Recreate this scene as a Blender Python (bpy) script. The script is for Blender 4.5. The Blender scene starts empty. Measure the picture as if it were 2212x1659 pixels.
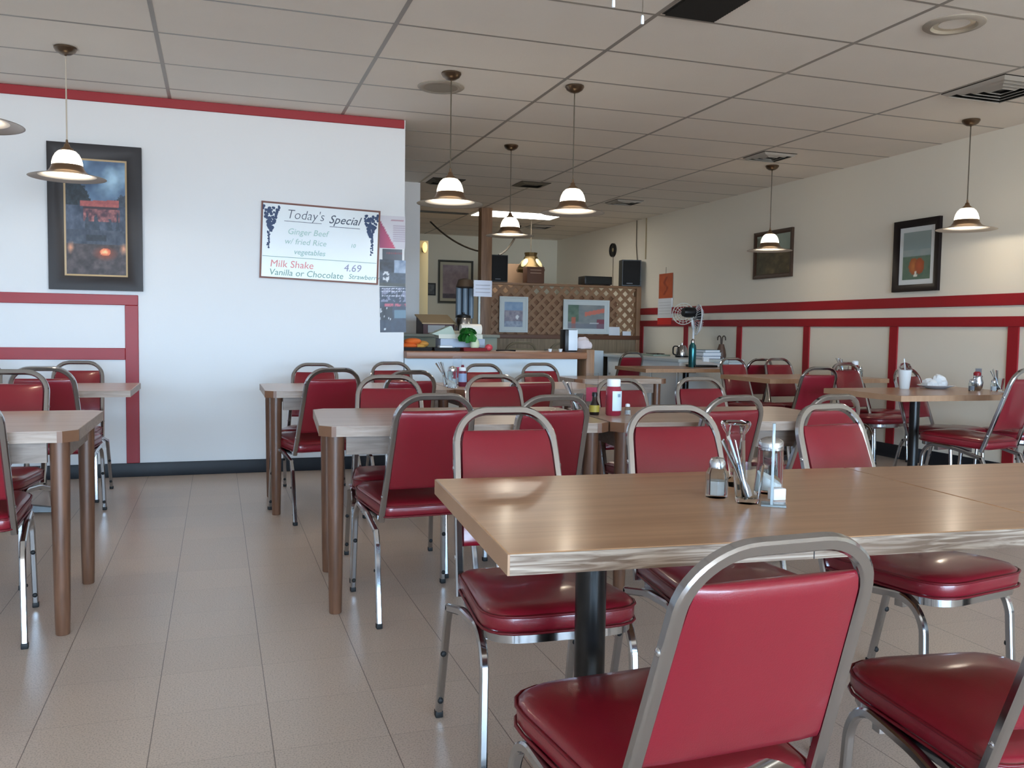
import bpy, bmesh, math, random
from mathutils import Vector, Matrix
random.seed(7)
PI = math.pi
SC = bpy.context.scene
COL = SC.collection

# ------------------------------------------------------------------ materials
def lin(c):
    o = []
    for v in c[:3]:
        v = v / 255.0
        o.append(v / 12.92 if v <= 0.04045 else ((v + 0.055) / 1.055) ** 2.4)
    return (o[0], o[1], o[2], 1.0)

MATS = {}
def mat(name, rgb=(200, 200, 200), rough=0.5, metal=0.0, coat=0.0, trans=0.0, emit=0.0, emit_rgb=None,
        bump=0.0, bump_scale=40.0, vary=0.0, vary_scale=6.0, spec=0.5, ior=1.45, alpha=1.0):
    if name in MATS:
        return MATS[name]
    m = bpy.data.materials.new(name)
    m.use_nodes = True
    nt = m.node_tree
    b = nt.nodes['Principled BSDF']
    c = lin(rgb)
    b.inputs['Base Color'].default_value = c
    b.inputs['Roughness'].default_value = rough
    b.inputs['Metallic'].default_value = metal
    b.inputs['Coat Weight'].default_value = coat
    b.inputs['Coat Roughness'].default_value = 0.12
    b.inputs['Transmission Weight'].default_value = trans
    b.inputs['Specular IOR Level'].default_value = spec
    b.inputs['IOR'].default_value = ior
    b.inputs['Alpha'].default_value = alpha
    if emit > 0:
        b.inputs['Emission Color'].default_value = lin(emit_rgb or rgb)
        b.inputs['Emission Strength'].default_value = emit
    if bump > 0 or vary > 0:
        tc = nt.nodes.new('ShaderNodeTexCoord')
        if vary > 0:
            n = nt.nodes.new('ShaderNodeTexNoise')
            n.inputs['Scale'].default_value = vary_scale
            n.inputs['Detail'].default_value = 5
            nt.links.new(tc.outputs['Object'], n.inputs['Vector'])
            mx = nt.nodes.new('ShaderNodeMixRGB')
            mx.inputs['Color1'].default_value = [min(1, v * (1 + vary)) for v in c[:3]] + [1]
            mx.inputs['Color2'].default_value = [v * (1 - vary) for v in c[:3]] + [1]
            nt.links.new(n.outputs['Fac'], mx.inputs['Fac'])
            nt.links.new(mx.outputs['Color'], b.inputs['Base Color'])
        if bump > 0:
            n2 = nt.nodes.new('ShaderNodeTexNoise')
            n2.inputs['Scale'].default_value = bump_scale
            n2.inputs['Detail'].default_value = 4
            nt.links.new(tc.outputs['Object'], n2.inputs['Vector'])
            bp = nt.nodes.new('ShaderNodeBump')
            bp.inputs['Strength'].default_value = bump
            bp.inputs['Distance'].default_value = 0.004
            nt.links.new(n2.outputs['Fac'], bp.inputs['Height'])
            nt.links.new(bp.outputs['Normal'], b.inputs['Normal'])
    MATS[name] = m
    return m

def wood(name, a, b_, rough=0.4, stretch=(1.2, 22, 22), coat=0.0, contrast=(0.35, 0.7), wav=0.0):
    """procedural wood: stretched noise along the grain"""
    if name in MATS:
        return MATS[name]
    m = bpy.data.materials.new(name); m.use_nodes = True
    nt = m.node_tree; b = nt.nodes['Principled BSDF']
    b.inputs['Roughness'].default_value = rough
    b.inputs['Coat Weight'].default_value = coat
    b.inputs['Coat Roughness'].default_value = 0.15
    tc = nt.nodes.new('ShaderNodeTexCoord')
    mp = nt.nodes.new('ShaderNodeMapping'); mp.inputs['Scale'].default_value = stretch
    nt.links.new(tc.outputs['Object'], mp.inputs['Vector'])
    n = nt.nodes.new('ShaderNodeTexNoise')
    n.inputs['Scale'].default_value = 2.2; n.inputs['Detail'].default_value = 7; n.inputs['Distortion'].default_value = 0.6 + wav
    nt.links.new(mp.outputs['Vector'], n.inputs['Vector'])
    r = nt.nodes.new('ShaderNodeValToRGB')
    r.color_ramp.elements[0].position = contrast[0]; r.color_ramp.elements[1].position = contrast[1]
    r.color_ramp.elements[0].color = lin(b_); r.color_ramp.elements[1].color = lin(a)
    nt.links.new(n.outputs['Fac'], r.inputs['Fac'])
    nt.links.new(r.outputs['Color'], b.inputs['Base Color'])
    MATS[name] = m
    return m

def painted(name, rough=0.5, coat=0.0):
    """colour read from a colour attribute (printed pictures)"""
    if name in MATS:
        return MATS[name]
    m = bpy.data.materials.new(name); m.use_nodes = True
    nt = m.node_tree; b = nt.nodes['Principled BSDF']
    b.inputs['Roughness'].default_value = rough
    b.inputs['Coat Weight'].default_value = coat
    a = nt.nodes.new('ShaderNodeAttribute'); a.attribute_name = 'Col'
    nt.links.new(a.outputs['Color'], b.inputs['Base Color'])
    MATS[name] = m
    return m

def floor_material():
    m = bpy.data.materials.new('vinyl_floor_tile'); m.use_nodes = True
    nt = m.node_tree; b = nt.nodes['Principled BSDF']
    tc = nt.nodes.new('ShaderNodeTexCoord')
    sep = nt.nodes.new('ShaderNodeSeparateXYZ'); nt.links.new(tc.outputs['Object'], sep.inputs[0])
    def math_(op, a, bv=None, cv=None):
        n = nt.nodes.new('ShaderNodeMath'); n.operation = op
        for i, v in enumerate((a, bv, cv)):
            if v is None: continue
            if isinstance(v, (int, float)): n.inputs[i].default_value = v
            else: nt.links.new(v, n.inputs[i])
        return n.outputs[0]
    T = 0.3048
    lines = []
    for out, off in (('X', -0.1712), ('Y', 2.59)):
        v = math_('MULTIPLY', math_('SUBTRACT', sep.outputs[out], off), 1 / T)
        f = math_('FRACT', v)
        d = math_('MINIMUM', f, math_('SUBTRACT', 1.0, f))
        ww = 0.0042 if out == 'X' else 0.0030
        lines.append(math_('MULTIPLY', math_('LESS_THAN', d, ww), 1.0 if out == 'X' else 0.45))
    line = math_('MAXIMUM', lines[0], lines[1])
    # per tile tint
    wn = nt.nodes.new('ShaderNodeTexWhiteNoise'); wn.noise_dimensions = '2D'
    cx = math_('FLOOR', math_('MULTIPLY', math_('SUBTRACT', sep.outputs['X'], -0.1712), 1 / T))
    cy = math_('FLOOR', math_('MULTIPLY', math_('SUBTRACT', sep.outputs['Y'], 2.59), 1 / T))
    cmb = nt.nodes.new('ShaderNodeCombineXYZ'); nt.links.new(cx, cmb.inputs[0]); nt.links.new(cy, cmb.inputs[1])
    nt.links.new(cmb.outputs[0], wn.inputs['Vector'])
    # speckle
    n1 = nt.nodes.new('ShaderNodeTexNoise'); n1.inputs['Scale'].default_value = 210; n1.inputs['Detail'].default_value = 3
    nt.links.new(tc.outputs['Object'], n1.inputs['Vector'])
    r1 = nt.nodes.new('ShaderNodeValToRGB')
    e = r1.color_ramp.elements
    e[0].position = 0.34; e[0].color = lin((172, 156, 142))
    e[1].position = 0.52; e[1].color = lin((206, 189, 175))
    nt.links.new(n1.outputs['Fac'], r1.inputs['Fac'])
    n2 = nt.nodes.new('ShaderNodeTexNoise'); n2.inputs['Scale'].default_value = 1.6; n2.inputs['Detail'].default_value = 5
    nt.links.new(tc.outputs['Object'], n2.inputs['Vector'])
    hv = nt.nodes.new('ShaderNodeHueSaturation')
    val = math_('ADD', 0.90, math_('ADD', math_('MULTIPLY', wn.outputs['Value'], 0.06), math_('MULTIPLY', n2.outputs['Fac'], 0.10)))
    nt.links.new(val, hv.inputs['Value']); nt.links.new(r1.outputs['Color'], hv.inputs['Color'])
    mx = nt.nodes.new('ShaderNodeMixRGB'); mx.inputs['Color2'].default_value = lin((118, 104, 94))
    nt.links.new(line, mx.inputs['Fac']); nt.links.new(hv.outputs['Color'], mx.inputs['Color1'])
    nt.links.new(mx.outputs['Color'], b.inputs['Base Color'])
    rr = math_('ADD', 0.24, math_('MULTIPLY', n2.outputs['Fac'], 0.16))
    nt.links.new(rr, b.inputs['Roughness'])
    b.inputs['Specular IOR Level'].default_value = 0.5
    return m

M_WALL = mat('white_wall_paint', (226, 228, 230), 0.55, bump=0.08, bump_scale=60)
M_WALLR = mat('warm_lit_wall_paint', (234, 227, 212), 0.55, bump=0.08, bump_scale=60)  # warm lamp light on the right wall is put into its colour
M_WALLB = mat('grey_back_wall_paint', (214, 212, 196), 0.6, bump=0.08, bump_scale=60)
M_CEIL = mat('mineral_ceiling_tile', (238, 230, 219), 0.85, bump=0.25, bump_scale=160, vary=0.03, vary_scale=3)
M_TBAR = mat('ceiling_tee_bar', (150, 142, 133), 0.35)
M_RED = mat('red_wall_board', (150, 26, 36), 0.42, vary=0.04, vary_scale=4)
M_BASE = mat('black_rubber_base', (22, 26, 34), 0.5)
M_VINYL = mat('red_vinyl', (124, 17, 34), 0.33, bump=0.10, bump_scale=420, spec=0.6, coat=0.45)
M_PIPE = mat('red_vinyl_piping', (104, 14, 26), 0.4)
M_CHROME = mat('chrome_tube', (182, 184, 188), 0.13, metal=1.0)
M_RUBBER = mat('black_rubber', (18, 18, 20), 0.6)
M_BLACKPOST = mat('black_enamel', (14, 14, 16), 0.28)
M_LAM = wood('oak_laminate', (192, 150, 114), (166, 124, 90), 0.28, (1.0, 14, 14), coat=0.15, contrast=(.28, .78))
M_LAMEDGE = wood('oak_laminate_lit_edge', (186, 170, 154), (122, 102, 86), 0.4, (2.2, 30, 34), contrast=(0.40, 0.62), wav=1.2)  # whitish: light reflected by the front edge is put into the colour
M_LAMSIDE = wood('oak_laminate_side', (186, 150, 120), (168, 130, 100), 0.4, (10, 1.6, 2), contrast=(.3, .75))
M_LAM2 = wood('grey_beech_laminate', (200, 176, 158), (180, 152, 132), 0.28, (1.0, 14, 14), coat=0.12)
M_LAM2EDGE = wood('grey_beech_edge', (176, 156, 140), (146, 124, 108), 0.42, (3, 26, 26))
M_LEG = wood('brown_table_leg', (116, 80, 60), (88, 59, 43), 0.36, (20, 20, 1.6))
M_CORNER = mat('brown_corner_block', (118, 82, 60), 0.4, vary=0.1, vary_scale=20)
M_LEG2 = wood('dim_wood_post', (152, 116, 88), (122, 90, 66), 0.5, (16, 16, 1.2))
M_NICKEL = mat('brushed_nickel_bronze', (150, 126, 104), 0.28, metal=1.0)
M_RIM = mat('satin_nickel_rim', (176, 170, 162), .42, metal=.9)
M_NICKELD = mat('dark_nickel', (120, 104, 88), 0.3, metal=1.0)
M_CORD = mat('lamp_cord', (86, 76, 62), 0.5)
M_CORDL = mat('pale_lamp_cord', (190, 180, 165), 0.5)
M_GLASSLAMP = mat('lit_white_glass', (255, 246, 226), 0.3, emit=5.0, emit_rgb=(255, 238, 208))
M_LINING = mat('white_shade_lining', (238, 232, 222), 0.4)
M_GLASS = mat('clear_glass', (244, 250, 252), 0.02, trans=1.0, ior=1.22)
M_ACRY = mat('clear_acrylic', (240, 244, 248), 0.04, trans=1.0, ior=1.12)
M_STEEL = mat('stainless_steel', (200, 204, 210), 0.16, metal=1.0)
M_WHITE = mat('white_plastic', (236, 240, 244), 0.4)
M_PAPER = mat('white_paper', (226, 230, 236), 0.7)
M_BLACK = mat('black_plastic', (16, 16, 18), 0.4)
M_DARKF = mat('dark_brown_frame', (24, 16, 18), 0.4, spec=.35)
M_PIC = painted('printed_picture', 0.55, 0.0)
M_POSTER = painted('printed_poster', 0.45, 0.05)

# ------------------------------------------------------------------ mesh builder
class MB:
    def __init__(s):
        s.bm = bmesh.new()
    def face(s, pts):
        vs = [s.bm.verts.new(p) for p in pts]
        s.bm.faces.new(vs)
        return s
    def box(s, x0, x1, y0, y1, z0, z1, bev=0.0, M=None, seg=2):
        c = Vector(((x0 + x1) / 2, (y0 + y1) / 2, (z0 + z1) / 2))
        mtx = Matrix.Translation(c) @ Matrix.Diagonal((abs(x1 - x0), abs(y1 - y0), abs(z1 - z0), 1))
        r = bmesh.ops.create_cube(s.bm, size=1.0, matrix=mtx)
        vs = r['verts']
        if bev > 0:
            es = list({e for v in vs for e in v.link_edges})
            r2 = bmesh.ops.bevel(s.bm, geom=es, offset=bev, segments=seg, affect='EDGES', profile=0.5)
            vs = list({v for f in r2['faces'] for v in f.verts} | {v for v in vs if v.is_valid})
        if M is not None:
            bmesh.ops.transform(s.bm, matrix=M, verts=[v for v in vs if v.is_valid])
        return s
    def rings(s, rings, closed=True, cap0=True, cap1=True, loop=False):
        rs = [[s.bm.verts.new(p) for p in r] for r in rings]
        n = len(rs[0])
        m = len(rs)
        for i in range(m if loop else m - 1):
            a, b = rs[i], rs[(i + 1) % m]
            for j in range(n if closed else n - 1):
                k = (j + 1) % n
                try: s.bm.faces.new((a[j], a[k], b[k], b[j]))
                except ValueError: pass
        if closed and not loop:
            if cap0: s.bm.faces.new(list(reversed(rs[0])))
            if cap1: s.bm.faces.new(rs[-1])
        return s
    def lathe(s, prof, seg=24, o=(0, 0, 0), cap0=False, cap1=False, a0=0.0):
        rings = []
        for r, z in prof:
            rings.append([(o[0] + r * math.cos(a0 + 2 * PI * k / seg), o[1] + r * math.sin(a0 + 2 * PI * k / seg), o[2] + z) for k in range(seg)])
        return s.rings(rings, True, cap0, cap1)
    def tube(s, path, prof, ref, loop=False):
        """sweep a profile (list of (a,b)) along a path; ref = constant side axis"""
        pts = [Vector(p) for p in path]
        n = len(pts); rings = []
        ref = Vector(ref).normalized()
        for i, p in enumerate(pts):
            if loop:
                t = (pts[(i + 1) % n] - pts[i - 1]).normalized(); sc = 1
            elif i == 0: t = (pts[1] - p).normalized()
            elif i == n - 1: t = (p - pts[i - 1]).normalized()
            else:
                t = ((pts[i + 1] - p).normalized() + (p - pts[i - 1]).normalized()).normalized()
            sd = (ref - t * ref.dot(t)).normalized()
            up = t.cross(sd)
            rings.append([p + sd * a + up * b for a, b in prof])
        return s.rings(rings, True, True, True, loop)
    def rtube(s, path, r, seg=10, ref=(0, 0, 1), loop=False):
        pts = [Vector(p) for p in path]
        n = len(pts); rings = []
        sd = None
        for i, p in enumerate(pts):
            if loop: t = (pts[(i + 1) % n] - pts[i - 1]).normalized()
            elif i == 0: t = (pts[1] - p).normalized()
            elif i == n - 1: t = (p - pts[i - 1]).normalized()
            else: t = (pts[i + 1] - pts[i - 1]).normalized()
            if sd is None:
                rf = Vector(ref)
                if abs(rf.normalized().dot(t)) > 0.95: rf = Vector((1, 0, 0.1))
                sd = (rf - t * rf.dot(t)).normalized()
            else:
                sd = (sd - t * sd.dot(t)).normalized()
            up = t.cross(sd)
            rr = r[i] if isinstance(r, (list, tuple)) else r
            rings.append([p + sd * rr * math.cos(2 * PI * k / seg) + up * rr * math.sin(2 * PI * k / seg) for k in range(seg)])
        return s.rings(rings, True, True, True, loop)
    def prism(s, poly, z0, z1):
        return s.rings([[(x, y, z0) for x, y in poly], [(x, y, z1) for x, y in poly]])
    def sphere(s, c, r, sx=1, sy=1, sz=1, u=12, v=8):
        M = Matrix.Translation(c) @ Matrix.Diagonal((r * sx, r * sy, r * sz, 1))
        bmesh.ops.create_uvsphere(s.bm, u_segments=u, v_segments=v, radius=1.0, matrix=M)
        return s
    def xform(s, M):
        bmesh.ops.transform(s.bm, matrix=M, verts=s.bm.verts[:])
        return s
    def build(s, name, m, parent=None, smooth=38, loc=None, rot=None, recalc=True):
        bm = s.bm
        if recalc: bmesh.ops.recalc_face_normals(bm, faces=bm.faces[:])
        if smooth:
            th = math.radians(smooth)
            for f in bm.faces: f.smooth = True
            for e in bm.edges:
                if len(e.link_faces) == 2:
                    e.smooth = e.calc_face_angle(0) < th
                else: e.smooth = False
        me = bpy.data.meshes.new(name); bm.to_mesh(me); bm.free()
        if m is not None: me.materials.append(m)
        o = bpy.data.objects.new(name, me); COL.objects.link(o)
        if parent is not None: o.parent = parent
        if loc is not None: o.location = loc
        if rot is not None: o.rotation_euler = rot
        return o

def sq(w, h=None, c=0.003):
    h = h or w; a, b = w / 2, h / 2
    return [(-a + c, -b), (a - c, -b), (a, -b + c), (a, b - c), (a - c, b), (-a + c, b), (-a, b - c), (-a, -b + c)]

def fillet(pts, r, n=6):
    """round the inner corners of a polyline"""
    P = [Vector(p) for p in pts]; out = [P[0]]
    for i in range(1, len(P) - 1):
        a, b, c = P[i - 1], P[i], P[i + 1]
        rr = r[i - 1] if isinstance(r, (list, tuple)) else r
        d1 = (a - b).normalized(); d2 = (c - b).normalized()
        ang = d1.angle(d2)
        tl = rr / math.tan(ang / 2)
        tl = min(tl, (a - b).length * 0.49 if i > 1 else (a - b).length * .95, (c - b).length * 0.49 if i < len(P) - 2 else (c - b).length * .95)
        p1, p2 = b + d1 * tl, b + d2 * tl
        for k in range(n + 1):
            t = k / n
            k1, k2 = p1.lerp(b, .5523), p2.lerp(b, .5523)
            out.append(p1 * (1 - t) ** 3 + k1 * 3 * t * (1 - t) ** 2 + k2 * 3 * t * t * (1 - t) + p2 * t ** 3)
    out.append(P[-1])
    return out

def thing(name, label, cat, loc=(0, 0, 0), rz=0.0, group=None, s=1.0):
    o = bpy.data.objects.new(name, None); COL.objects.link(o)
    o.empty_display_size = 0.1
    o.location = loc; o.rotation_euler = (0, 0, rz); o.scale = (s, s, s)
    o['label'] = label; o['category'] = cat
    if group: o['group'] = group
    return o

def tag(o, label, cat, group=None):
    o['label'] = label; o['category'] = cat
    if group: o['group'] = group
    return o

def struct(o):
    o['kind'] = 'structure'
    return o

KIDS = {}
def kids(o):
    return [c for c in bpy.data.objects if c.parent == o]

def dup(root, label, loc, rz=0.0, group=None, s=1.0):
    s = s if isinstance(s, tuple) else (s, s, s)
    r = root.copy(); COL.objects.link(r)
    r.location = loc; r.rotation_euler = (0, 0, rz); r.scale = s; r['label'] = label
    if group: r['group'] = group
    for ch in kids(root):
        c = ch.copy(); COL.objects.link(c); c.parent = r
        for g in kids(ch):
            d = g.copy(); COL.objects.link(d); d.parent = c
    return r

# value noise for the printed pictures
def _h(i, j, k=0):
    n = (i * 374761393 + j * 668265263 + k * 2147483647) & 0xffffffff
    n = ((n ^ (n >> 13)) * 1274126177) & 0xffffffff
    return ((n ^ (n >> 16)) & 0xffff) / 65535.0
def vn(x, y, k=0):
    i, j = math.floor(x), math.floor(y); fx, fy = x - i, y - j
    fx = fx * fx * (3 - 2 * fx); fy = fy * fy * (3 - 2 * fy)
    return (_h(i, j, k) * (1 - fx) + _h(i + 1, j, k) * fx) * (1 - fy) + (_h(i, j + 1, k) * (1 - fx) + _h(i + 1, j + 1, k) * fx) * fy
def fbm(x, y, k=0):
    return vn(x, y, k) * .55 + vn(x * 2.1, y * 2.1, k + 1) * .3 + vn(x * 4.3, y * 4.3, k + 2) * .15
def mixc(a, b, t):
    t = max(0, min(1, t)); return tuple(a[i] * (1 - t) + b[i] * t for i in range(3))

def canvas(name, w, h, nx, ny, fn, m, parent, M, t=0.002):
    """flat printed sheet with real thickness; fn(u,v)->sRGB, u right, v up. Local x right, z up, facing -y"""
    bm = bmesh.new()
    g = [[bm.verts.new((w * (i / nx - .5), 0, h * (j / ny - .5))) for i in range(nx + 1)] for j in range(ny + 1)]
    for j in range(ny):
        for i in range(nx):
            bm.faces.new((g[j][i], g[j][i + 1], g[j + 1][i + 1], g[j + 1][i]))
    b4 = [bm.verts.new((sx * w / 2, t, sz * h / 2)) for sx, sz in ((-1, -1), (1, -1), (1, 1), (-1, 1))]
    bm.faces.new(list(reversed(b4)))
    me = bpy.data.meshes.new(name); 
    bm.transform(M) if M is not None else None
    bm.to_mesh(me); bm.free()
    at = me.color_attributes.new('Col', 'FLOAT_COLOR', 'POINT')
    k = 0
    for j in range(ny + 1):
        for i in range(nx + 1):
            at.data[k].color = lin([max(0, min(255, q)) for q in fn(i / nx, j / ny)]); k += 1
    for q in range(4): at.data[k + q].color = (.5, .5, .5, 1)
    me.materials.append(m)
    o = bpy.data.objects.new(name, me); COL.objects.link(o)
    if parent is not None: o.parent = parent
    return o

def frame_mb(w, h, fw, d, lip=0.0, face=None):
    """picture frame, local x right z up facing -y, back at y=0; mitred with a sloping profile"""
    mb = MB()
    prof = [(0, 0), (0, -d), (fw * .35, -d * 1.0), (fw, -d * .55), (fw, 0)] if face is None else face
    rings = []
    for cx, cz in ((-1, -1), (1, -1), (1, 1), (-1, 1)):
        rings.append([(cx * (w / 2 - a), y, cz * (h / 2 - a)) for a, y in prof])
    mb.rings(rings, True, loop=True)
    return mb

# ------------------------------------------------------------------ the room
CEIL = 2.708
XR = 5.77          # right wall
YF = 6.823         # white wall facing the camera
YB = 14.70         # far back wall
YW = -8.0          # window wall behind the camera
XL = -4.3

struct(MB().box(XL - .1, XR + .1, YW - .1, YB + .1, -.1, 0).build('floor', floor_material()))
struct(MB().box(XL - .1, XR + .1, YW - .1, YB + .1, CEIL + .002, CEIL + .1).build('ceiling', M_CEIL))
struct(MB().box(XR, XR + .1, YW - .1, YB + .1, 0, CEIL + .006).build('wall_right', M_WALLR))
struct(MB().box(XL, 1.395, YF, YF + .12, 0, CEIL + .006).build('wall_front', M_WALL))
struct(MB().box(XL - .1, XL, YW - .1, YB + .1, 0, CEIL + .006).build('wall_left', M_WALL))
struct(MB().box(XL, XR, YB, YB + .1, 0, CEIL + .006).build('wall_back', M_WALLB))
struct(MB().box(-.6, 2.14, 9.62, 9.74, 0, CEIL + .006).build('wall_kitchen', M_WALL))
# window wall behind the camera, with three openings
wm = MB()
WIN = [(-4.1, -1.0), (-.9, 2.2), (2.3, 5.6)]
WZ0, WZ1 = .20, 2.55
xs = [XL] + [v for w in WIN for v in w] + [XR]
for i in range(0, len(xs), 2): wm.box(xs[i], xs[i + 1], YW - .1, YW, 0, CEIL + .006)
for a, b in WIN:
    wm.box(a, b, YW - .1, YW, 0, WZ0); wm.box(a, b, YW - .1, YW, WZ1, CEIL + .006)
struct(wm.build('wall_rear', mat('shaded_rear_wall', (86, 76, 68), .6)))  # dark colour stands in for shade against the windows, for the chrome reflections
for i, (a, b) in enumerate(WIN):
    f = frame_mb(b - a, WZ1 - WZ0, .06, .08)
    f.box(-.025, .025, -.06, 0, -(WZ1 - WZ0) / 2, (WZ1 - WZ0) / 2)
    struct(f.build('window_%d' % (i + 1), M_BLACK, loc=((a + b) / 2, YW - .02, (WZ0 + WZ1) / 2)))
# baseboards
struct(MB().box(XL, 1.395, YF - .012, YF, 0, .10, .004).build('baseboard_front', M_BASE))
struct(MB().box(XR - .012, XR, YW, 11.3, 0, .125, .004).build('baseboard_right', M_BASE))
# red boards on the white wall
TR = [0]
def trim(x0, x1, y0, y1, z0, z1):
    TR[0] += 1
    return struct(MB().box(x0, x1, y0, y1, z0, z1, .003, seg=1).build('trim_%d' % TR[0], M_RED))
trim(XL, 1.386, YF - .014, YF, 2.643, CEIL)
trim(XL, -.532, YF - .016, YF, 1.234, 1.307)
trim(-.62, -.532, YF - .014, YF, .10, 1.234)
trim(XL, -.62, YF - .014, YF, .845, .929)
# red boards on the right wall
trim(XR - .014, XR, YW, 11.38, 1.345, 1.437)
trim(XR - .016, XR, YW, 11.38, 1.180, 1.261)
for y0, y1 in ((11.27, 11.38), (10.02, 10.12), (8.79, 8.89), (7.56, 7.66), (6.33, 6.43), (5.08, 5.18), (3.85, 3.95), (2.6, 2.7)):
    trim(XR - .014, XR, y0, y1, .125, 1.18)
# ceiling grid (recessed tiles between painted tee bars)
g = MB()
GX0, GY0 = -.3095, 5.32
for i in range(-4, 6):
    x = GX0 + 1.2192 * i
    if XL < x < XR: g.box(x - .012, x + .012, YW, YB, CEIL + .0005, CEIL + .012)
for j in range(-22, 16):
    y = GY0 + .6096 * j
    if YW < y < YB: g.box(XL, XR, y - .010, y + .010, CEIL + .0012, CEIL + .012)
TR[0] += 1
struct(g.build('trim_%d' % TR[0], M_TBAR))
# door jamb beyond the kitchen wall, warm lit
TR[0] += 1
struct(MB().box(2.72, 2.86, 12.30, 12.42, 0, 2.35, .005).build('trim_%d' % TR[0], mat('cream_door_trim', (214, 196, 150), .5)))

# ------------------------------------------------------------------ chairs
def outline(w0, w1, y0, y1, r0, r1, n=5):
    """rounded trapezoid, half widths w0 (rear, y0) and w1 (front, y1)"""
    P = [(-w0, y0, r0), (w0, y0, r0), (w1, y1, r1), (-w1, y1, r1)]
    out = []
    for i in range(4):
        a = Vector(P[i - 1][:2]); b = Vector(P[i][:2]); c = Vector(P[(i + 1) % 4][:2]); r = P[i][2]
        d1 = (a - b).normalized(); d2 = (c - b).normalized()
        tl = r / math.tan(d1.angle(d2) / 2)
        p1, p2 = b + d1 * tl, b + d2 * tl
        for k in range(n + 1):
            t = k / n
            q = p1 * (1 - t) ** 2 + b * 2 * t * (1 - t) + p2 * t * t
            out.append((q.x, q.y))
    return out

def back_y(z):
    """y of the leaning back at height z"""
    return -.165 - (z - .40) * .34

def make_chair(name, label, vinyl, pipe, tubem, dz=0.0):
    t = thing(name, label, 'chair')
    # seat cushion: lofted outlines, front slightly higher
    oc = outline(.168, .208, -.185, .252, .05, .10)
    cx_, cy_ = 0.0, .03
    def ring(ins, z):
        k = 1 - ins / .21
        return [(cx_ + (x - cx_) * k, cy_ + (y - cy_) * k, z + dz + .016 * (y + .185) / .44) for x, y in oc]
    rings = [ring(i_, z_) for i_, z_ in [(.030, .392), (.006, .395), (0, .405), (-.001, .430), (.003, .441), (.014, .449), (.045, .456), (.11, .461), (.17, .462)]]
    s = MB().rings(rings).build('seat', vinyl, t, 60)
    pm = MB()
    for zz in (.436, .398):
        pm.rtube([(p[0], p[1], p[2]) for p in ring(-.002, zz)], .0036, 6, loop=True)
    pm.build('piping', pipe, s, 80)
    # chrome band under the seat edge
    mb = MB()
    oc = outline(.162, .200, -.175, .242, .05, .095); ic = outline(.158, .196, -.171, .238, .048, .093)
    zz = lambda y, z: z + dz + .016 * (y + .185) / .44
    sel = [i for i in range(len(oc)) if oc[i][1] > -.02]
    po = [(.172, -.10)] + [oc[i] for i in sel] + [(-.172, -.10)]
    pi_ = [(.168, -.10)] + [ic[i] for i in sel] + [(-.168, -.10)]
    mb.rings([[(x, y, zz(y, .372)) for x, y in po] + [(x, y, zz(y, .372)) for x, y in reversed(pi_)], [(x, y, zz(y, .394)) for x, y in po] + [(x, y, zz(y, .394)) for x, y in reversed(pi_)]])
    mb.build('seat_rim', tubem, t)
    MB().box(-.19, .19, .10, .125, .362 + dz, .384 + dz).build('cross_bar', tubem, t)
    # back frame: one square tube loop, narrower at the top
    lo, hi = .372, .853
    wl, wh = .170, .146
    pts = [(-wl, back_y(lo), lo), (-wh, back_y(hi), hi), (wh, back_y(hi), hi), (wl, back_y(lo), lo)]
    n = Vector((0, 1, .34)).normalized()
    path = fillet(pts, .098, 10)
    f = MB().tube(path, sq(.021, .023, .004), n).build('back_frame', tubem, t)
    for sx in (-1, 1):
        for z in (.70, .47):
            w = .170 - (z - .372) * .050 + .011
            MB().sphere((sx * w, back_y(z), z), .007, .6, 1, 1, 8, 6).build('screw', M_STEEL, f)
    # back rest panel between the uprights, padded towards the sitter
    rings = []
    zs = [.498, .501, .514, .56, .62, .68, .73, .770, .788, .797, .800]
    th = [(.002, .003), (.009, .010), (.014, .016), (.016, .027), (.016, .034), (.016, .035), (.016, .030), (.016, .022), (.014, .015), (.008, .009), (.001, .003)]
    for z, (tb, tf) in zip(zs, th):
        w = (.170 - (z - .372) * .050) - .0125 - (max(0, z - .752) ** 2) * 4.0
        yb = back_y(z); r = []
        N = 8
        for k in range(N + 1):
            u = -1 + 2 * k / N
            e = (1 - abs(u) ** 6)
            r.append((u * w, yb - tb * (.35 + .65 * e), z))
        for k in range(N + 1):
            u = 1 - 2 * k / N
            e = (1 - abs(u) ** 4)
            r.append((u * w * .995, yb + .004 + tf * (.3 + .7 * e), z))
        rings.append(r)
    MB().rings(rings).build('backrest', vinyl, t, 60)
    # legs
    for sx in (-1, 1):
        x0, x1 = sx * .203, sx * .196
        # front leg: up, round the bend, back along the seat as the rail
        p = [(x0, .215, .012), (x1, .195, .345 + dz), (x1, .145, .398 + dz), (x1, -.02, .385 + dz), (x1, -.180, .345 + dz)]
        path = fillet(p, [.09, .09, .3], 5)
        lg = MB().tube(path, sq(.021, .021, .004), (1, 0, 0)).build('leg', tubem, t)
        MB().box(x0 - .0115, x0 + .0115, .203, .227, 0, .02, .003).build('foot_cap', M_RUBBER, lg)
        for z in (.05, .22): MB().sphere((x0 + (x1 - x0) * z / .345, .215 - .02 * z / .345 - .011, z), .009, 1, .6, 1, 8, 6).build('bumper', M_RUBBER, lg)
        p = [(x0, -.265, .012), (x1, -.197, .30 + dz), (x1, -.172, .352 + dz)]
        path = fillet(p, [.05], 4)
        lg = MB().tube(path, sq(.021, .021, .004), (1, 0, 0)).build('leg', tubem, t)
        MB().box(x0 - .0115, x0 + .0115, -.277, -.253, 0, .02, .003).build('foot_cap', M_RUBBER, lg)
        for z in (.055, .20): MB().sphere((x0, -.265 + .068 * z / .30 + .011, z), .009, 1, .6, 1, 8, 6).build('bumper', M_RUBBER, lg)
    return t

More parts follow.
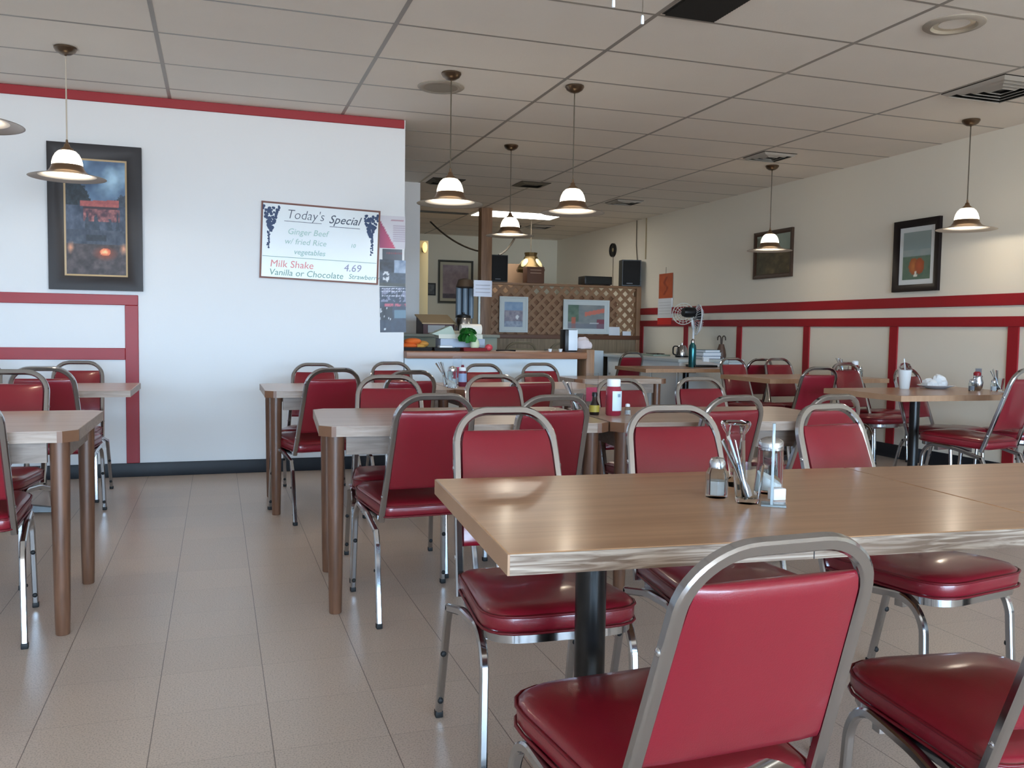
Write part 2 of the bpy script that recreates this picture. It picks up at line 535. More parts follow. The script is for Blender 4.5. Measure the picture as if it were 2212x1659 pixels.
CH = make_chair('dining_chair', 'x', M_VINYL, M_PIPE, M_CHROME, -.008)
G_CH = 'red vinyl chrome dining chairs'
CHAIRS = [
 # label, x, y, yaw deg, scale
 ('red chair with its big back to us, near side of the front oak table', .716, 1.285, 2, (1.02, .957, .957)),
 ('red chair at the left end of the front oak table, facing us', .775, 2.085, 178, (.955, 1.012, 1.012)),
 ('red chair right behind the cutlery glass on the front oak table', 1.305, 2.09, 175, (.955, 1.01, 1.01)),
 ('red chair right of the sugar shaker, far side of the front oak table', 1.925, 2.04, 190, (.955, 1.012, 1.012)),
 ('red chair cut off by the bottom right corner, its seat filling that corner', 1.362, 1.20, -8, .95),
 ('red chair mostly below the bottom edge, only the chrome arc of its top showing', .628, .352, -90, .975),
 ('back-turned red chair at the left end of the second row table, legs in view', .738, 3.41, 3, (.96, 1.0, 1.0)),
 ('back-turned red chair just left of the ketchup jar, second row table', 1.22, 3.47, 5, .983),
 ('back-turned red chair right above the cutlery glass of the front table, second row', 1.92, 3.33, 9, .985),
 ('back-turned red chair half hidden behind the chair right of the sugar shaker', 2.42, 3.35, 9, .982),
 ('red chair facing us across the left end of the second row table', .77, 3.94, 175, 1.006),
 ('red chair facing us across the second row table, second from its left end', 1.40, 4.15, 181, .995),
 ('red chair facing us just behind and right of the ketchup jar', 2.06, 3.91, 187, .985),
 ('red chair facing us in front of the black pedestal under the teal bottle table', 2.53, 3.93, 183, .99),
 ('back-turned red chair at the left end of the third row table', .545, 5.23, 13, 1.012),
 ('back-turned red chair left of the sugar shaker on the third row table', 1.03, 5.32, 8, .99),
 ('back-turned red chair at the right end of the third row, left of the ketchup jar', 1.78, 5.30, 9, .972),
 ('leftmost red chair of the far row by the white wall, beyond the third row table', .59, 5.87, 170, .985),
 ('red chair in the far row below the left end of the wood counter', 1.255, 6.10, 188, .986),
 ('red chair in the far row below the middle of the wood counter', 1.90, 5.93, 186, .98),
 ('red chair in the far row below the right end of the wood counter', 2.38, 6.05, 183, .982),
 ('back-turned red chair cut by the left edge, near side of the left front table', -.85, 3.51, 6, 1.0),
 ('red chair facing us behind the left front table, cut by the left edge', -.94, 4.25, 172, 1.02),
 ('back-turned red chair with a dark bar between the two left tables', -.85, 5.42, -3, 1.01),
 ('red chair by the white wall right under the red rail, far left table', -.89, 6.10, 176, .986),
 ('red chair by the white wall at the left edge, only its right corner showing', -1.48, 6.12, 178, .986),
 ('farthest red chair, back-turned in front of the white cabinet', 4.50, 9.45, 8, 1.005),
 ('red chair facing us right of the teal bottle', 4.75, 7.02, 188, 1.0),
 ('red chair facing us beyond the middle right table, before a back-turned one', 5.20, 6.98, 181, 1.0),
 ('back-turned red chair mostly hidden behind a red chair near the glass tumbler', 5.05, 7.72, 7, .99),
 ('dark red back-turned chair left of the table with the white plate', 4.35, 5.85, -3, .99),
 ('red chair facing us behind the left end of the table with the white plate', 5.07, 5.82, 186, 1.0),
 ('red chair farthest right against the right wall, behind the condiment cluster', 5.47, 6.27, 188, .987),
 ('red chair facing us behind the milkshake cup, seat under the plate table', 5.00, 5.02, 193, .99),
 ('back-turned red chair at the right edge by the plate table, seat in side view', 4.57, 4.33, 12, 1.06),
 ('red chair at the right end of the plate table, only a seat corner showing', 5.44, 4.74, 92, .98),
]
for i, (lb, x, y, a, s) in enumerate(CHAIRS):
    if i == 0:
        q = CH
        q['label'] = lb; q['group'] = G_CH
        q.location = (x, y, 0); q.rotation_euler = (0, 0, math.radians(a)); q.scale = s
    else:
        dup(CH, lb, (x, y, 0), math.radians(a), G_CH, s)
# two tan chairs behind the counter
M_TAN = mat('tan_vinyl', (120, 108, 84), .5); M_TANF = mat('tan_enamel_tube', (112, 100, 80), .5)
TC = make_chair('counter_chair', 'left one of two tan padded chairs behind the wood counter', M_TAN, M_TANF, M_TANF)
TC['group'] = 'tan chairs behind the counter'
TC.location = (3.12, 9.3, 0); TC.rotation_euler = (0, 0, 0); TC.scale = (1.13,) * 3
dup(TC, 'right one of two tan padded chairs behind the wood counter, near the napkin dispenser', (3.63, 9.3, 0), 0, 'tan chairs behind the counter', 1.13)

# ------------------------------------------------------------------ tables
def leg_table(label, nl, w, d, yaw, group, z=.73):
    """wooden four legged table; nl = near left corner on the floor plan"""
    t = thing('wooden_table', label, 'table', (nl[0], nl[1], 0), math.radians(yaw), group)
    c = .045
    def poly(i): return [(c, i), (w - c, i), (w - i, c), (w - i, d - c), (w - c, d - i), (c, d - i), (i, d - c), (i, c)]
    tp = MB().prism(poly(0), z - .038, z).build('tabletop', M_LAM2, t)
    eb = MB()
    p0 = poly(-.002); p1 = poly(.004)
    eb.rings([[(x, y, z - .039) for x, y in p0], [(x, y, z - .001) for x, y in p0], [(x, y, z - .001) for x, y in p1], [(x, y, z - .039) for x, y in p1]], True, loop=True)
    eb.build('edge_band', M_LAM2EDGE, t)
    for cx, cy in ((0, 0), (w, 0), (w, d), (0, d)):
        sx = 1 if cx == 0 else -1; sy = 1 if cy == 0 else -1
        MB().prism([(cx + sx * px_, cy + sy * py_) for px_, py_ in ((c + .014, -.0035), (c - .003, -.0035), (-.0035, c - .003), (-.0035, c + .014), (.02, c + .014), (c + .014, .02))], z - .0395, z - .0008).build('corner_block', M_CORNER, t)
        lx, ly = cx + sx * .062, cy + sy * .075
        MB().lathe([(.022, 0), (.024, .004), (.026, .09), (.0262, .091), (.030, .4), (.033, .68), (.033, z - .037)], 20, (lx, ly, 0), True, True).build('leg', M_LEG, t)
    ap = MB()
    ap.box(.10, w - .10, .055, .075, z - .115, z - .037); ap.box(.10, w - .10, d - .075, d - .055, z - .115, z - .037)
    ap.box(.052, .072, .11, d - .11, z - .115, z - .037); ap.box(w - .072, w - .052, .11, d - .11, z - .115, z - .037)
    ap.build('apron', wood('apron_wood', (150, 134, 122), (124, 107, 95), .5, (3, 26, 26)), t)
    return t
G_WT = 'wooden four legged tables'
leg_table('wooden leg table in the second row, its left corner beside the bare aisle', (.36, 3.287), 1.15, .745, -4, G_WT)
leg_table('wooden leg table in the second row under the ketchup jar, right half of the run', (1.52, 3.205), 1.13, .70, -5.5, G_WT)
leg_table('wooden leg table in the third row, its left corner in front of the white wall', (.262, 5.165), 1.12, .72, 0, G_WT)
leg_table('wooden leg table in the third row right of the sugar shaker', (1.392, 5.165), 1.06, .72, 0, G_WT)
leg_table('wooden leg table beyond the third row, at the foot of the counter end post', (2.62, 6.20), .78, .48, 0, G_WT)
leg_table('wooden leg table at the left edge, two thick legs standing in the aisle', (-1.62, 3.31), 1.16, .80, 0, G_WT)

def ped_table(label, nl, w, d, yaw, pcx, pcy, group, z=.73, joint=None, top=None, band=None):
    t = thing('pedestal_table', label, 'table', (nl[0], nl[1], 0), math.radians(yaw), group)
    MB().box(.001, w - .001, .001, d - .001, z - .036, z, .0015, seg=1).build('tabletop', top or M_LAM, t)
    for x0 in (-.001, w - .003): MB().box(x0, x0 + .004, -.0006, d + .0006, z - .037, z - .0015).build('side_band', band or M_LAMSIDE, t)
    eb = MB()
    r = lambda o: [(-o, -o), (w + o, -o), (w + o, d + o), (-o, d + o)]
    eb.box(.003, w - .003, -.001, .004, z - .037, z - .0015)
    MB().box(.003, w - .003, d - .004, d + .001, z - .037, z - .0015).build('edge_band', band or M_LAMEDGE, t)
    eb.build('edge_band', band or M_LAMEDGE, t)
    for k, (px, py) in enumerate([(pcx, pcy)] if not isinstance(pcx, list) else zip(pcx, pcy)):
        MB().lathe([(.033, .045), (.033, z - .06), (.060, z - .058), (.060, z - .05)], 24, (px, py, 0), True, True).build('pedestal', M_BLACKPOST, t)
        fb = MB()
        for q in range(4):
            an = q * PI / 2
            Mx = Matrix.Translation((px, py, 0)) @ Matrix.Rotation(an, 4, 'Z')
            fb.rings([[Mx @ Vector(p) for p in rr] for rr in (
                [(.02, -.032, .012), (.02, .032, .012), (.02, .026, .06), (.02, -.026, .06)],
                [(.16, -.028, .006), (.16, .028, .006), (.16, .022, .042), (.16, -.022, .042)],
                [(.29, -.024, 0), (.29, .024, 0), (.29, .018, .022), (.29, -.018, .022)])])
        fb.build('base', M_BLACKPOST, t)
        mp = MB(); mp.box(px - .17, px + .17, py - .025, py + .025, z - .052, z - .036); mp.box(px - .025, px + .025, py - .17, py + .17, z - .052, z - .036)
        mp.build('mounting_plate', M_BLACKPOST, t)
    if joint:
        MB().box(joint - .0008, joint + .0008, -.0018, -.0005, z - .037, z).build('edge_joint', M_BLACK, t)
    return t
G_PT = 'oak laminate pedestal tables'
ped_table('pale pedestal table at the far left beside the red wall upright', (-1.62, 5.30), 1.16, .70, 0, .45, .35, G_PT, top=M_LAM2, band=M_LAM2EDGE)
ped_table('big oak laminate table in the foreground holding the cutlery glass', (.452, 1.347), 1.145, .735, -4.2, .275, .36, G_PT, joint=.57)
ped_table('oak laminate table at the right edge, butted against the big foreground table', (1.597, 1.260), 1.15, .735, -4.2, .62, .36, G_PT)
ped_table('oak pedestal table farthest back, carrying the teal bottle', (4.08, 7.90), 1.2, .72, 0, .66, .36, G_PT, band=M_LAMSIDE)
ped_table('oak pedestal table in the middle right, between the back-turned dark chair and two facing chairs', (4.28, 6.10), 1.2, .74, 0, .60, .35, G_PT, band=M_LAMSIDE)
ped_table('oak pedestal table near the right wall, carrying the white plate and milkshake cup', (4.07, 4.42), 1.2, .74, 0, .45, .36, G_PT, band=M_LAMSIDE, z=.722)
# ------------------------------------------------------------------ pendant lamps
def make_pendant(label, x, y, rimz, cord):
    t = thing('pendant_lamp', label, 'lamp', (x, y, rimz), 0, 'glass and metal pendant lamps')
    top = CEIL - rimz
    MB().lathe([(.062, top), (.063, top - .008), (.052, top - .026), (.030, top - .040), (.008, top - .044), (.004, top - .05)], 28, cap0=True, cap1=True).build('canopy', M_NICKELD, t)
    MB().rtube([(0, 0, top - .045), (0, 0, .195)], .0042, 8).build('rod', cord, t)
    MB().lathe([(.006, .222), (.008, .20), (.014, .196), (.018, .180), (.034, .166), (.036, .158)], 24, cap0=True, cap1=True).build('neck_cap', M_NICKEL, t)
    dome = MB().lathe([(.030, .160), (.048, .154), (.064, .138), (.076, .115), (.083, .090), (.085, .070)], 32, cap0=True).build('glass_dome', M_GLASSLAMP, t)
    # outer metal skirt flaring to a broad brim, white lining below
    out = [(.085, .072), (.092, .052), (.105, .034), (.125, .022), (.150, .015), (.180, .009), (.206, .003), (.211, .001)]
    inn = [(.158, .0115), (.150, .0125), (.125, .019), (.103, .030), (.089, .050), (.083, .070)]
    MB().lathe(out, 48).build('metal_shade', M_NICKEL, t, 60)
    MB().lathe(inn, 48).build('shade_lining', M_LINING, t, 60)
    MB().lathe([(.211, .001), (.2125, 0), (.211, -.0012), (.206, .001), (.180, .0065), (.158, .0112)], 48).build('rim', M_RIM, t, 80)
    MB().sphere((0, 0, .075), .028, 1, 1, 1.2).build('bulb', M_GLASSLAMP, t)
    l = bpy.data.lights.new('pendant_light', 'POINT'); l.energy = 5.0; l.color = (1.0, .88, .72); l.shadow_soft_size = .03
    lo = bpy.data.objects.new('pendant_light', l); COL.objects.link(lo); lo.location = (x, y, rimz + .03)
    return t
PEND = [
 ('pendant lamp in front of the dark framed camp painting on the left', -.83, 5.80, 1.955, M_CORDL),
 ('pendant lamp cut by the left edge, only the tip of its brim showing', -.945, 4.05, 1.885, M_CORDL),
 ('pendant lamp left of the wood post, beside the end of the white wall', 1.409, 5.466, 1.893, M_CORD),
 ('pendant lamp right of centre, hanging beside the bright ceiling light', 2.243, 5.451, 1.880, M_CORD),
 ('small far pendant lamp between two nearer ones, in front of the bright ceiling light', 2.445, 7.37, 1.925, M_CORD),
 ('pendant lamp in front of the small landscape picture on the right wall', 5.055, 7.282, 1.900, M_CORD),
 ('rightmost pendant lamp, beside the orange fruit picture', 5.325, 5.199, 1.900, M_CORD)]
for p in PEND: make_pendant(*p)

# ------------------------------------------------------------------ wall pictures
def on_front(x, z):   # transform for things hung on the white wall
    return (x, YF - .001, z)

# camp painting
def camp(u, v):
    hi = fbm(u * 30, v * 46, 60)
    n = fbm(u * 7, v * 12, 3)
    sky = mixc((44, 60, 84), (112, 142, 172), fbm(u * 4, v * 6, 9) * 1.5 - .25)
    d = math.hypot((u - .76) * 1.0, (v - .80 - .3 * (u - .7)) * 1.7)
    sky = mixc((168, 200, 218), sky, d * 3.6 + (n - .5) * .8)
    c = sky
    te = .93 - .9 * abs(u - .14) + .16 * (hi - .5)
    if u < .42 and .45 < v < te: c = mixc((22, 30, 38), (58, 72, 82), hi)
    te = .72 - .5 * abs(u - .93) + .12 * (hi - .5)
    if u > .78 and .4 < v < te: c = mixc((40, 50, 62), (80, 92, 106), hi)
    if v < .60 + .03 * (n - .5): c = mixc((30, 42, 58), (92, 104, 124), fbm(u * 16, v * 18, 5))
    if .598 < v < .648 + .03 * (u - .5) and .26 < u < .86: c = mixc((186, 104, 98), (140, 76, 80), hi)
    if .575 < v <= .598 and .30 < u < .84: c = (58, 46, 56)
    if .47 < v < .575 and .30 < u < .88: c = mixc((70, 50, 62), (176, 112, 110), fbm(u * 22, v * 34, 2) * 1.5 - .3)
    for cx, w_, t_ in ((.36, .06, .55), (.50, .09, .53), (.72, .07, .50), (.84, .05, .56)):
        if abs(u - cx) < w_ * (1 - (v - .33) / (t_ - .30)) + .02 * (hi - .5) and .33 < v < t_: c = mixc((28, 40, 54), (66, 80, 96), hi)
    if v < .40: c = mixc((36, 46, 62), (88, 98, 112), fbm(u * 18, v * 22, 11))
    if .30 < v < .36 and abs(u - .5) < .16: c = mixc((26, 36, 48), (50, 62, 74), hi)
    if v < .28: c = mixc((36, 34, 40), (100, 92, 94), fbm(u * 12, v * 24, 12))
    f = math.hypot((u - .64) / .16, (v - .20) / .05)
    if f < 1.4: c = mixc((120, 62, 50), c, f - .4)
    f = math.hypot((u - .64) / .085, (v - .212) / .032)
    if f < 1: c = mixc((255, 206, 150), (208, 100, 70), f + (hi - .5) * 1.4)
    for px in (.10, .93):
        f = math.hypot((u - px) / .07, (v - .245) / .06)
        if f < 1: c = mixc((200, 142, 112), c, f + (hi - .5) * .5)
    return tuple(q * 1.1 for q in c)
def picture(name, label, loc, rz, w, h, fw, d, fm, art, nx, ny, matw=0.0, matm=None, lipm=None, tilt=0.0, cat='picture'):
    t = thing(name, label, cat, loc, rz)
    R = Matrix.Rotation(tilt, 4, 'Y')
    f = frame_mb(w, h, fw, d).xform(R).build('frame', fm, t, 30)
    iw, ih = w - 2 * fw + .004, h - 2 * fw + .004
    if matm: MB().box(-iw / 2, iw / 2, -d * .35, -.001, -ih / 2, ih / 2, M=R).build('mat_board', matm, t)
    elif lipm:
        frame_mb(iw, ih, .014, d * .5, face=[(0, 0), (0, -d * .5), (.014, -d * .42), (.014, 0)]).xform(R).build('inner_lip', lipm, t, 20)
    canvas('print', iw - 2 * matw, ih - 2 * matw, nx, ny, art, M_PIC, t, R @ Matrix.Translation((0, -d * .35 - .002, 0)))
    return t
picture('framed_painting', 'tall dark framed night camp painting on the white wall', (-.798, YF - .001, 1.838), 0, .600, 1.008, .098, .045, M_DARKF, camp, 84, 150,
        lipm=mat('gold_lip', (190, 164, 124), .4))
# right wall pictures face -x : rotate so that local -y -> -x
RW = -PI / 2
def fruit(u, v):
    c = mixc((142, 160, 160), (168, 176, 170), fbm(u * 4, v * 6, 1))
    if v > .62: c = mixc((128, 146, 146), (150, 166, 164), v)
    if v < .50: c = mixc((78, 108, 92), (112, 130, 110), fbm(u * 6, v * 8, 4))
    for cx, col in ((.40, (196, 120, 60)), (.62, (188, 88, 50))):
        e = math.hypot((u - cx) / .17, (v - .28) / .17)
        if e < 1: c = mixc(col, (150, 80, 44), e * .8)
    if abs(u - .48) < .07 * (1 - (v - .06) / .14) and .06 < v < .2: c = (226, 224, 214)
    return c
picture('framed_print', 'dark framed print of two orange fruits with white mat, right wall', (XR - .001, 6.142, 1.797), RW, .525, .622, .062, .03, M_DARKF, fruit, 30, 44, .045, mat('white_mat_board', (222, 226, 226), .7))
def land(u, v):
    c = mixc((130, 150, 138), (166, 176, 160), fbm(u * 4, v * 4, 5))
    if v < .55 + .1 * fbm(u * 5, 0, 3): c = mixc((58, 54, 38), (132, 112, 76), fbm(u * 8, v * 10, 6))
    if u < .3 and v < .95: c = mixc((58, 60, 44), c, fbm(u * 12, v * 9, 8) + u)
    return c
picture('framed_landscape', 'small brown framed landscape on the right wall behind a pendant lamp', (XR - .001, 8.228, 1.968), RW, .695, .516, .045, .028, mat('worn_brown_frame', (66, 46, 34), .45, vary=.3, vary_scale=20), land, 40, 30)
def smudge(u, v):
    return mixc((118, 104, 118), (168, 156, 160), fbm(u * 6, v * 8, 21)) if v > .14 else mixc((60, 58, 72), (120, 108, 116), fbm(u * 9, v * 8, 3))
picture('framed_print', 'grey framed mauve print on the far back wall, left of the wood post', (3.90, YB - .001, 1.915), 0, .62, .735, .035, .03, mat('grey_frame', (66, 70, 66), .5), smudge, 26, 32, .05, mat('beige_mat_board', (180, 178, 160), .7))
picture('framed_photo', 'very small dark framed photo on the far back wall at the door edge', (3.475, YB - .001, 1.777), 0, .15, .21, .022, .02, mat('slate_frame', (56, 62, 66), .5), lambda u, v: mixc((60, 66, 70), (110, 118, 120), fbm(u * 5, v * 5, 2)), 8, 10)

# whiteboard
wb = thing('whiteboard', 'whiteboard menu with the daily special, brown wood frame, on the white wall', 'whiteboard', (.752, YF - .001, 1.730), 0)
TL = .030
RWB = Matrix.Rotation(TL, 4, 'Y')
MB().box(-.435, .435, -.012, -.001, -.278, .278, M=RWB).build('board', mat('white_enamel', (226, 234, 238), .22), wb)
frame_mb(.885, .568, .014, .02).xform(RWB).build('frame', mat('brown_board_frame', (138, 100, 92), .5), wb, 20)
def text_mesh(name, s, size, x, z, m, parent, shear=0.0, R=RWB, y=-.0132, off=0.0, sx=1.0, rot=0.0):
    cu = bpy.data.curves.new(name, 'FONT'); cu.body = s; cu.size = size; cu.shear = shear; cu.offset = off; cu.extrude = 0.0003; cu.resolution_u = 3
    tmp = bpy.data.objects.new(name, cu); COL.objects.link(tmp)
    dg = bpy.context.evaluated_depsgraph_get(); dg.update()
    me = bpy.data.meshes.new_from_object(tmp.evaluated_get(dg))
    bpy.data.objects.remove(tmp); bpy.data.curves.remove(cu)
    me.transform(R @ Matrix.Translation((x, y, z)) @ Matrix.Rotation(rot, 4, 'Y') @ Matrix.Rotation(PI / 2, 4, 'X') @ Matrix.Diagonal((sx, 1, 1, 1)))
    me.materials.clear(); me.materials.append(m)
    o = bpy.data.objects.new(name, me); COL.objects.link(o); o.parent = parent
    return o
INK = mat('blue_black_ink', (70, 82, 100), .5); GRN = mat('faint_green_ink', (160, 196, 190), .5); RDI = mat('red_ink', (226, 140, 138), .5)
GR2 = mat('green_ink', (108, 152, 140), .5); PUR = mat('purple_ink', (142, 146, 176), .5)
text_mesh('lettering', "Today's", .098, -.262, .170, INK, wb, .22, off=-.0012, sx=.92)
text_mesh('lettering', 'Special', .088, .05, .160, INK, wb, .38, off=.0004, sx=.98)
ul = MB()
ul.box(-.275, .0, -.0138, -.013, .148, .1515, M=RWB); ul.box(.06, .29, -.0138, -.013, .132, .136, M=RWB)
ul.build('underline', INK, wb)
text_mesh('lettering', 'Ginger Beef', .062, -.25, .055, GRN, wb, .2, off=.0)
text_mesh('lettering', 'w/ fried Rice', .060, -.27, -.018, GRN, wb, .2, off=.0)
text_mesh('lettering', '10', .040, .22, -.012, GRN, wb, .2, off=.0005)
text_mesh('lettering', 'vegetables', .056, -.20, -.092, GRN, wb, .2, off=.0005)
MB().box(-.425, .425, -.0136, -.013, -.121, -.1175, M=RWB).build('underline', GR2, wb)
text_mesh('lettering', 'Milk Shake', .074, -.37, -.195, RDI, wb, .1, off=.0)
text_mesh('lettering', '4.69', .078, .175, -.195, PUR, wb, .15, off=.0)
text_mesh('lettering', 'Vanilla or Chocolate', .066, -.375, -.256, GR2, wb, .15, off=.0)
text_mesh('lettering', 'Strawberry', .052, .215, -.250, GR2, wb, .15, off=.0)
for sx in (-1, 1):
    gm = MB(); rr = random.Random(3 + sx)
    for k in range(120):
        tt = k / 120
        if tt < .72:
            zz = .245 - .17 * (tt / .72); ww = .052 * (1 - tt / .72) + .010
        else:
            zz = .075 - .13 * ((tt - .72) / .28); ww = .008
        x = sx * (.385 - (0 if tt > .72 else .012)) + rr.uniform(-ww, ww) * (1.0)
        gm.sphere((x, -.0132, zz + rr.uniform(-.008, .008)), rr.uniform(.008, .0125) * (1 if tt < .72 else .55), 1, .10, 1, 7, 4)
    gm.xform(RWB).build('grape_drawing', mat('navy_ink', (44, 66, 104), .5), wb)

# notices and posters on the wall end
def sheet(name, label, cat, x, z, w, h, art, nx, ny, tilt=0.0, y=-.002, extra=None):
    t = thing(name, label, cat, (x, YF + y, z))
    canvas('sheet', w, h, nx, ny, art, M_POSTER, t, Matrix.Rotation(tilt, 4, 'Y'))
    return t
def notice(u, v):
    c = (206, 204, 212)
    if u < .62 * (1 - v * 1.15) and v < .82: c = mixc((150, 46, 96), (196, 72, 110), u * 2)
    elif u > .52 and .2 < v < .78 and math.sin(v * 90) > .1: c = (172, 160, 178)
    if .86 < v < .90 and .45 < u < .92: c = (170, 120, 136)
    return c
sheet('notice', 'pale paper notice with a magenta wedge at the top beside the whiteboard', 'notice', 1.300, 1.845, .20, .25, notice, 24, 30)
sheet('card', 'small dark card with a red line, below the magenta notice', 'card', 1.300, 1.672, .155, .085,
      lambda u, v: (128, 66, 78) if .5 < v < .72 and u > .2 and math.sin(u * 60) > -.3 else mixc((52, 58, 70), (96, 104, 116), u), 22, 12)
def gig1(u, v):
    c = mixc((22, 26, 34), (84, 96, 116), fbm(u * 5, v * 6, 31))
    if u > .55 and v > .5: c = mixc((96, 118, 150), (190, 204, 222), fbm(u * 6, v * 5, 7))
    if .1 < v < .55 and math.hypot((u - .25) / .12, (v - .35) / .22) < 1 and fbm(u * 16, v * 16, 3) > .5: c = (210, 214, 220)
    if v < .14: c = (58, 60, 54)
    return c
sheet('poster', 'grey-blue gig poster, upper of two at the wall end', 'poster', 1.303, 1.528, .205, .205, gig1, 26, 28, .01)
def gig2(u, v):
    c = mixc((22, 30, 52), (50, 66, 90), fbm(u * 4, v * 6, 41))
    if .66 < v < .97 and fbm(u * 9, v * 16, 5) > .52: c = mixc((170, 170, 196), c, .3)
    if .78 < v < .81 or .88 < v < .905 or .95 < v < .97:
        if u > .06 and math.sin(u * 70) > -.5: c = (206, 208, 224)
    if .56 < v < .64 and u > .18: c = (190, 92, 112) if fbm(u * 18, v * 14, 6) > .38 else (70, 60, 80)
    if .26 < v < .55 and u < .5: c = mixc((24, 30, 42), (200, 205, 215), 1 if fbm(u * 18, v * 20, 8) > .68 else 0)
    if .3 < v < .5 and u > .55: c = (96, 126, 146)
    if math.hypot((u - .18) / .04, (v - .075) / .025) < 1: c = (214, 224, 232)
    return c
sheet('poster', 'tall dark blue gig poster, lower of two at the wall end', 'poster', 1.307, 1.245, .205, .355, gig2, 30, 50, -.02)

# calendar on the right wall
cal = thing('wall_calendar', 'hanging wall calendar, orange picture over a white page, right wall', 'calendar', (XR - .004, 10.64, 1.55), RW)
canvas('picture_page', .385, .335, 20, 18, lambda u, v: mixc((196, 92, 48), (150, 62, 36), 1.0 if (abs(u - .5 + .1 * math.sin(v * 12)) < .07 and .15 < v < .85) else fbm(u * 5, v * 5, 3) * .5), M_PIC, cal, Matrix.Translation((0, -.003, .178)))
MB().box(-.192, .192, -.012, 0, -.255, .010).build('date_pages', M_PAPER, cal)
gl = MB()
for k in range(5): gl.box(-.165, .165, -.0128, -.0122, -.20 + k * .038, -.197 + k * .038)
gl.build('print_lines', mat('grey_print', (150, 152, 160), .6), cal)
MB().box(-.192, .192, -.014, 0, -.345, -.255).build('base_strip', mat('bright_red_card', (206, 40, 34), .5), cal)
MB().rtube([(0, -.004, .345), (0, -.004, .43)], .002, 6).build('cord', M_CORD, cal)

# ------------------------------------------------------------------ ceiling fittings
def diffuser(label, x, y, n, size, m_f):
    t = thing('ceiling_diffuser', label, 'air vent', (x, y, CEIL), 0, 'square ceiling air diffusers')
    MB().box(-size / 2, size / 2, -size / 2, size / 2, -.004, .005).build('backing', M_BLACK, t)
    for k in range(n):
        a = size / 2 - k * size / (2 * n + 1)
        rings = []
        w = size / (2 * n + 1) * .55
        for i, (cx, cy) in enumerate(((-1, -1), (1, -1), (1, 1), (-1, 1))):
            rings.append([(cx * a, cy * a, -.004), (cx * (a - w), cy * (a - w), -.022), (cx * (a - w), cy * (a - w), -.018), (cx * a, cy * a, -.001)])
        MB().rings(rings, True, loop=True).build('louvre_ring', m_f, t, 20)
    return t
M_DIF = mat('painted_diffuser', (176, 170, 160), .4)
diffuser('square louvred air diffuser at the right edge of the ceiling', 4.83, 4.48, 4, .50, M_DIF)
diffuser('square louvred air diffuser above the pendant by the landscape picture', 4.76, 6.90, 3, .34, M_DIF)
diffuser('square louvred air diffuser over the calendar, far right ceiling', 4.80, 9.98, 3, .36, M_DIF)
diffuser('farthest square air diffuser, past the bright ceiling light', 4.75, 12.85, 2, .36, M_DIF)
diffuser('dark square air vent above the top of the pendant beside the white wall end', 2.37, 9.4, 2, .36, mat('dark_vent', (62, 58, 50), .5))
diffuser('flat dark square vent behind the small far pendant rod', 3.30, 9.22, 1, .34, mat('dim_vent_panel', (112, 104, 88), .6))
gt = thing('ceiling_grille', 'large black return air grille at the top of the picture', 'air vent', (2.30, 3.785, CEIL))
MB().box(-.15, .15, -.285, .285, -.002, .005).build('backing', mat('dark_duct', (24, 23, 21), .7), gt)
frame_mb(.31, .58, .016, .014).xform(Matrix.Rotation(-PI / 2, 4, 'X')).xform(Matrix.Translation((0, 0, -.0))).build('frame', mat('grey_grille_frame', (88, 86, 82), .4), gt)
sl = MB()
for k in range(26):
    y = -.27 + k * .0215
    sl.rings([[(-.142, y, -.003), (-.142, y + .012, -.010), (-.142, y + .013, -.009), (-.142, y + .001, -.002)], [(.142, y, -.003), (.142, y + .012, -.010), (.142, y + .013, -.009), (.142, y + .001, -.002)]])
sl.build('slats', mat('black_slat', (30, 29, 27), .6), gt)
rs = thing('ceiling_speaker', 'round flat ceiling speaker beside a pendant canopy near the white wall', 'speaker', (1.425, 5.80, CEIL), 0, 'round ceiling fittings')
MB().lathe([(.155, .006), (.156, -.002), (.148, -.008), (.118, -.010), (.112, -.007)], 40, cap0=True).build('rim', mat('beige_speaker_rim', (168, 158, 144), .5), rs)
MB().lathe([(.112, -.007), (.06, -.010), (.004, -.011)], 40, cap1=True).build('grille', mat('beige_speaker_mesh', (150, 140, 126), .6), rs)
rs = thing('ceiling_speaker', 'round dished ceiling speaker with a bright inner rim, top right', 'speaker', (3.62, 3.672, CEIL), 0, 'round ceiling fittings')
MB().lathe([(.150, .006), (.150, -.003), (.140, -.010), (.112, -.012)], 44, cap0=True).build('rim', mat('beige_speaker_rim', (168, 158, 144), .5), rs)
MB().lathe([(.112, -.012), (.100, .0), (.05, .004), (.003, .004)], 44, cap1=True).build('dish', mat('satin_dish', (214, 204, 184), .25, metal=.6), rs)
sv = thing('slot_vent', 'long thin dark slot vent in the ceiling left of the wood post', 'air vent', (2.98, 11.88, CEIL))
MB().box(-.40, .34, -.05, .05, -.012, .002, .003).build('frame', mat('dark_vent', (62, 58, 50), .5), sv)
MB().box(-.38, .32, -.03, .03, -.0135, -.011).build('slot', M_BLACK, sv)
# pull chains
for lb, x, y, z in (('white pull of the right hand ceiling fan chain, top of the picture', 1.0, 2.0, 1.858), ('white pull of the left hand ceiling fan chain, cut by the top edge', .921, 2.0, 1.888)):
    t = thing('pull_chain', lb, 'pull chain', (x, y, z), 0, 'ceiling fan pull chains')
    MB().rtube([(0, 0, .018), (0, 0, CEIL + .006 - z)], .0011, 6).build('chain', M_CORD, t)
    MB().lathe([(.0015, .020), (.0035, .017), (.0042, .006), (.0042, .0), (.003, -.002)], 12, cap0=True, cap1=True).build('handle', M_WHITE, t)
